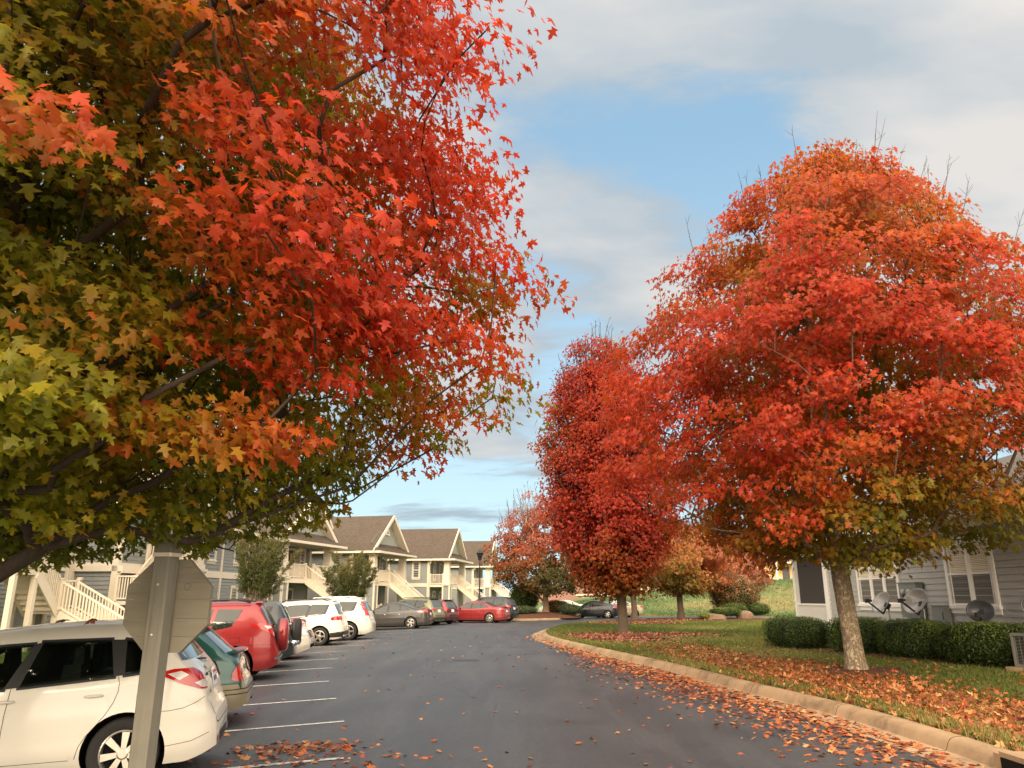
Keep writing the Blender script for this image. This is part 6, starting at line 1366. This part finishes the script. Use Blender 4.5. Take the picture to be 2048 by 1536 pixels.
t, bv, q = car('suv_car', 'red sport utility car with a red covered spare wheel on its tailgate', 'car', (-5.40, 18.7), 12, 4.55, 1.82, 1.70, 'suv', P_red, .35, .22, (.92, .85), 2, spec=dict(lamp=LAMPR, rails='black_plastic', plate=False, win=[[(.36, .64), (.02, .64), (.0, .915), (.12, .91), (.32, .72)], [(-.02, .64), (-.34, .645), (-.38, .92), (-.03, .915)], [(-.375, .65), (-.56, .69), (-.66, .90), (-.42, .918)]], pillar=None, spoiler=(.985, -.80, .16, .62), wiper=(-.95, .67, -.9, .70), seams=[[(.40, .62), (.40, .22)], [(.0, .64), (.0, .20)], [(-.36, .64), (-.385, .45), (-.30, .22)], [(-.55, .545), (-.645, .55), (-.65, .49), (-.56, .48), (-.55, .545)], [(-.72, .45), (-.95, .44)]]))
spare(t, bv, q, P_red, .92, .37)
w = MB(); patch(w, bv, [(-.75, .42), (.75, .42), (.75, .47), (-.75, .47)], 'end', -1, .02, .1); w.build('bumper_step', M['chrome'], t, True)
t, bv, q = car('suv_car', 'charcoal sport utility car with a spare wheel, just behind the red one', 'car', (-5.88, 21.7), 11, 4.5, 1.80, 1.70, 'suv', P_char, .34, .21, (.9, .85), 1, spec=dict(plate=False, pillar=SUVP, rear_glass=(.66, .92, .45, .38)))
spare(t, bv, q, M['tyre'], .86, .34, False)
w = MB(); w.tube([(q['X'](-.99), -.75, .60), (q['X'](-1.03), -.6, .60), (q['X'](-1.03), .6, .60), (q['X'](-.99), .75, .60)], .07, 10); w.build('rear_bumper', M['chrome'], t, True)
t, bv, q = car('sedan_car', 'cream white sedan parked nose out, its grille towards the road', 'car', (-6.15, 24.6), 7, 4.95, 1.82, 1.47, 'sedan', P_white2, .33, .21, (None, .95), 2, nose_out=True, spec=dict(plate=False, head=dict(side=[(.76, .54), (.95, .45), (.955, .52), (.80, .58)], end=[(.27, .44), (.47, .44), (.47, .545), (.28, .53)])))
w = MB()
for i in range(5): z_ = .60 + i * .035; patch(w, bv, [(-.40 + i * .004, z_), (.40 - i * .004, z_), (.40, z_ + .018), (-.40, z_ + .018)], 'end', 1, .02, .08)
w.build('grille', M['chrome'], t, True); w = MB(); patch(w, bv, [(-.45, .585), (.45, .585), (.42, .785), (-.42, .785)], 'end', 1, .010, .08); patch(w, bv, [(-.5, .30), (.5, .30), (.45, .40), (-.45, .40)], 'end', 1, .010, .08); w.build('grille_backing', M['well'], t, True)
for s in (-1, 1): w = MB(); patch(w, bv, [(s * .60, .32), (s * .78, .33), (s * .78, .40), (s * .62, .39)], 'end', 1, .012, .06); w.build('fog_light', M['clear_lens'], t, True)
LAMPS = dict(side=[(-.82, .63), (-.96, .60), (-.96, .69), (-.84, .70)], end=[(.24, .60), (.47, .60), (.47, .70), (.27, .70)])
car('sedan_car', 'red sedan set back deep in its stall between the two cream white cars', 'car', (-7.3, 28.1), 3, 4.8, 1.80, 1.47, 'sedan', P_red, .32, .2, detail=1, spec=dict(lamp=LAMPS, spoiler=(.755, -.92, .2, .8)))
TGL = dict(side=[(-.80, .545), (-.955, .545), (-.955, .625), (-.85, .635), (-.79, .60)], end=[(.24, .55), (.47, .545), (.47, .63), (.27, .625)])
car('suv_car', 'cream white compact sport utility car with oval red tail light and black lower bumper', 'car', (-6.6, 31.7), 3, 4.43, 1.81, 1.69, 'suv', P_white2, .34, .22, (.9, .87), 2, spec=dict(lamp=TGL, bumper_black=True, rails='black_plastic', pillar=SUVP, plate_z=(.34, .40), rimstyle=0, spoiler=(.985, -.79, .14, .6)), glass='car_glass')
VLL = dict(side=[(-.90, .60), (-.96, .57), (-.955, .66), (-.90, .72), (-.84, .90), (-.80, .90), (-.87, .70)], end=[(.34, .56), (.46, .56), (.455, .70), (.40, .90), (.37, .90), (.40, .72), (.34, .64)])
car('suv_car', 'big cream white sport utility car with tall red tail lights up the rear pillar', 'car', (-6.15, 35.4), 2, 4.95, 1.93, 1.77, 'suv', P_white2, .37, .25, (.98, .9), 2, spec=dict(lamp=VLL, rails='chrome', pillar=SUVP, plate_z=(.46, .53), spoiler=(.985, -.79, .16, .66)))
car('sedan_car', 'dark grey sedan with pale five spoke wheels, left of the olive car', 'car', (-4.75, 46.9), -5, 4.8, 1.82, 1.47, 'sedan', P_grey, .33, .22, (1.08, .98), 2, spec=dict(lamp=LAMPS, rimstyle=1, pillar=[(.41, .65), (.02, .65), (-.53, .71), (-.34, .925), (-.26, .945), (.02, .935), (.13, .92), (.36, .74)], handle_mat=M['chrome']))
car('suv_car', 'olive green sport utility wagon behind the dark grey sedan', 'car', (-4.6, 50.8), -25, 4.6, 1.80, 1.69, 'suv', P_olive, .35, .22, detail=1, spec=dict(lamp=TGL, rails='black_plastic', pillar=SUVP, bumper_black=True, plate_z=(.50, .56), spoiler=(.985, -.80, .25, .66), spoiler_mat=M['black_plastic']))
car('suv_car', 'small dark red hatch backed sport utility car between the olive car and the red sedan', 'car', (-3.9, 52.9), -28, 4.2, 1.76, 1.58, 'suv', P_dred, .33, .2, detail=1, spec=dict(pillar=SUVP, bumper_black=True, lamp=VLL, spoiler=(.985, -.80, .2, .66), spoiler_mat=M['black_plastic']))
car('sedan_car', 'dark red sedan with pale alloy wheels at the far end of the row', 'car', (-.3, 55.8), -17, 4.8, 1.80, 1.47, 'sedan', P_red2, .33, .22, (1.08, .98), 2, spokes=7, spec=dict(lamp=LAMPS, spoiler=(.765, -.93, .2, .8), pillar=[(.41, .65), (.02, .65), (-.53, .71), (-.34, .925), (-.26, .945), (.02, .935), (.13, .92), (.36, .74)]))
car('suv_car', 'black sport utility car behind the dark red sedan, last of the row', 'car', (.25, 58.6), -24, 4.7, 1.88, 1.75, 'suv', P_black, .36, .23, detail=1, spec=dict(pillar=SUVP, plate_z=(.5, .56)))
car('compact_car', 'black compact car across the road behind the dark red maple trunk', 'car', (9.2, 67.6), -18, 4.3, 1.73, 1.46, 'coupe', P_black, .32, .21, (.85, .85), 1, group='cars across the road')
car('sedan_car', 'beige sedan partly hidden by the black compact car across the road', 'car', (11.6, 70.8), 12, 4.7, 1.8, 1.45, 'sedan', P_beige, .32, .21, detail=1, group='cars across the road', spec=dict(lamp=LAMPS))
car('sedan_car', 'silver white car roof showing over the bed shrubs, beyond the mulch bed', 'car', (7.2, 76.5), 10, 4.6, 1.8, 1.45, 'sedan', P_white, .32, .21, detail=1, group='cars across the road')
# leaves lying on the white hatchback's roof
_, bvh1, q1 = None, None, None
def car_leaf(label, fx, y, seed, stands=False):
    rg = np.random.default_rng(seed); mw = Matrix.Translation(CAR1.location) @ CAR1.rotation_euler.to_matrix().to_4x4(); zt = None
    zt = 1.585 if fx > -.6 else 1.585 - (-.6 - fx) * 1.0
    p = mw @ Vector((fx * 4.35 / 2, y, zt + .012)); o = leaves(np.zeros((1, 3)), np.array([[.1, -.25, 1.]]) if not stands else np.array([[.2, -1, .5]]), rg.normal(0, 1, (1, 3)), np.array([.13]), palette(rg.uniform(0, 1, 1), LITD) * 1.1, 'maple', 'fallen_leaf', M['litter'], None, rg); o.location = p
    tag(o, label, 'leaf', 'single leaves on the white hatchback roof')
for i, (fx, y, lb) in enumerate(((-.30, .62, 'curled brown maple leaf on the white hatchback roof, third from the tailgate'), (-.42, .60, 'rust maple leaf on the white hatchback roof, second from the tailgate'), (-.58, .55, 'reddish maple leaf on the white hatchback roof, nearest the tailgate'), (.02, .62, 'small brown maple leaf halfway along the white hatchback roof'), (.26, .63, 'brown maple leaf on the white hatchback roof above the front door'))):
    car_leaf(lb, fx, y, 100 + i)
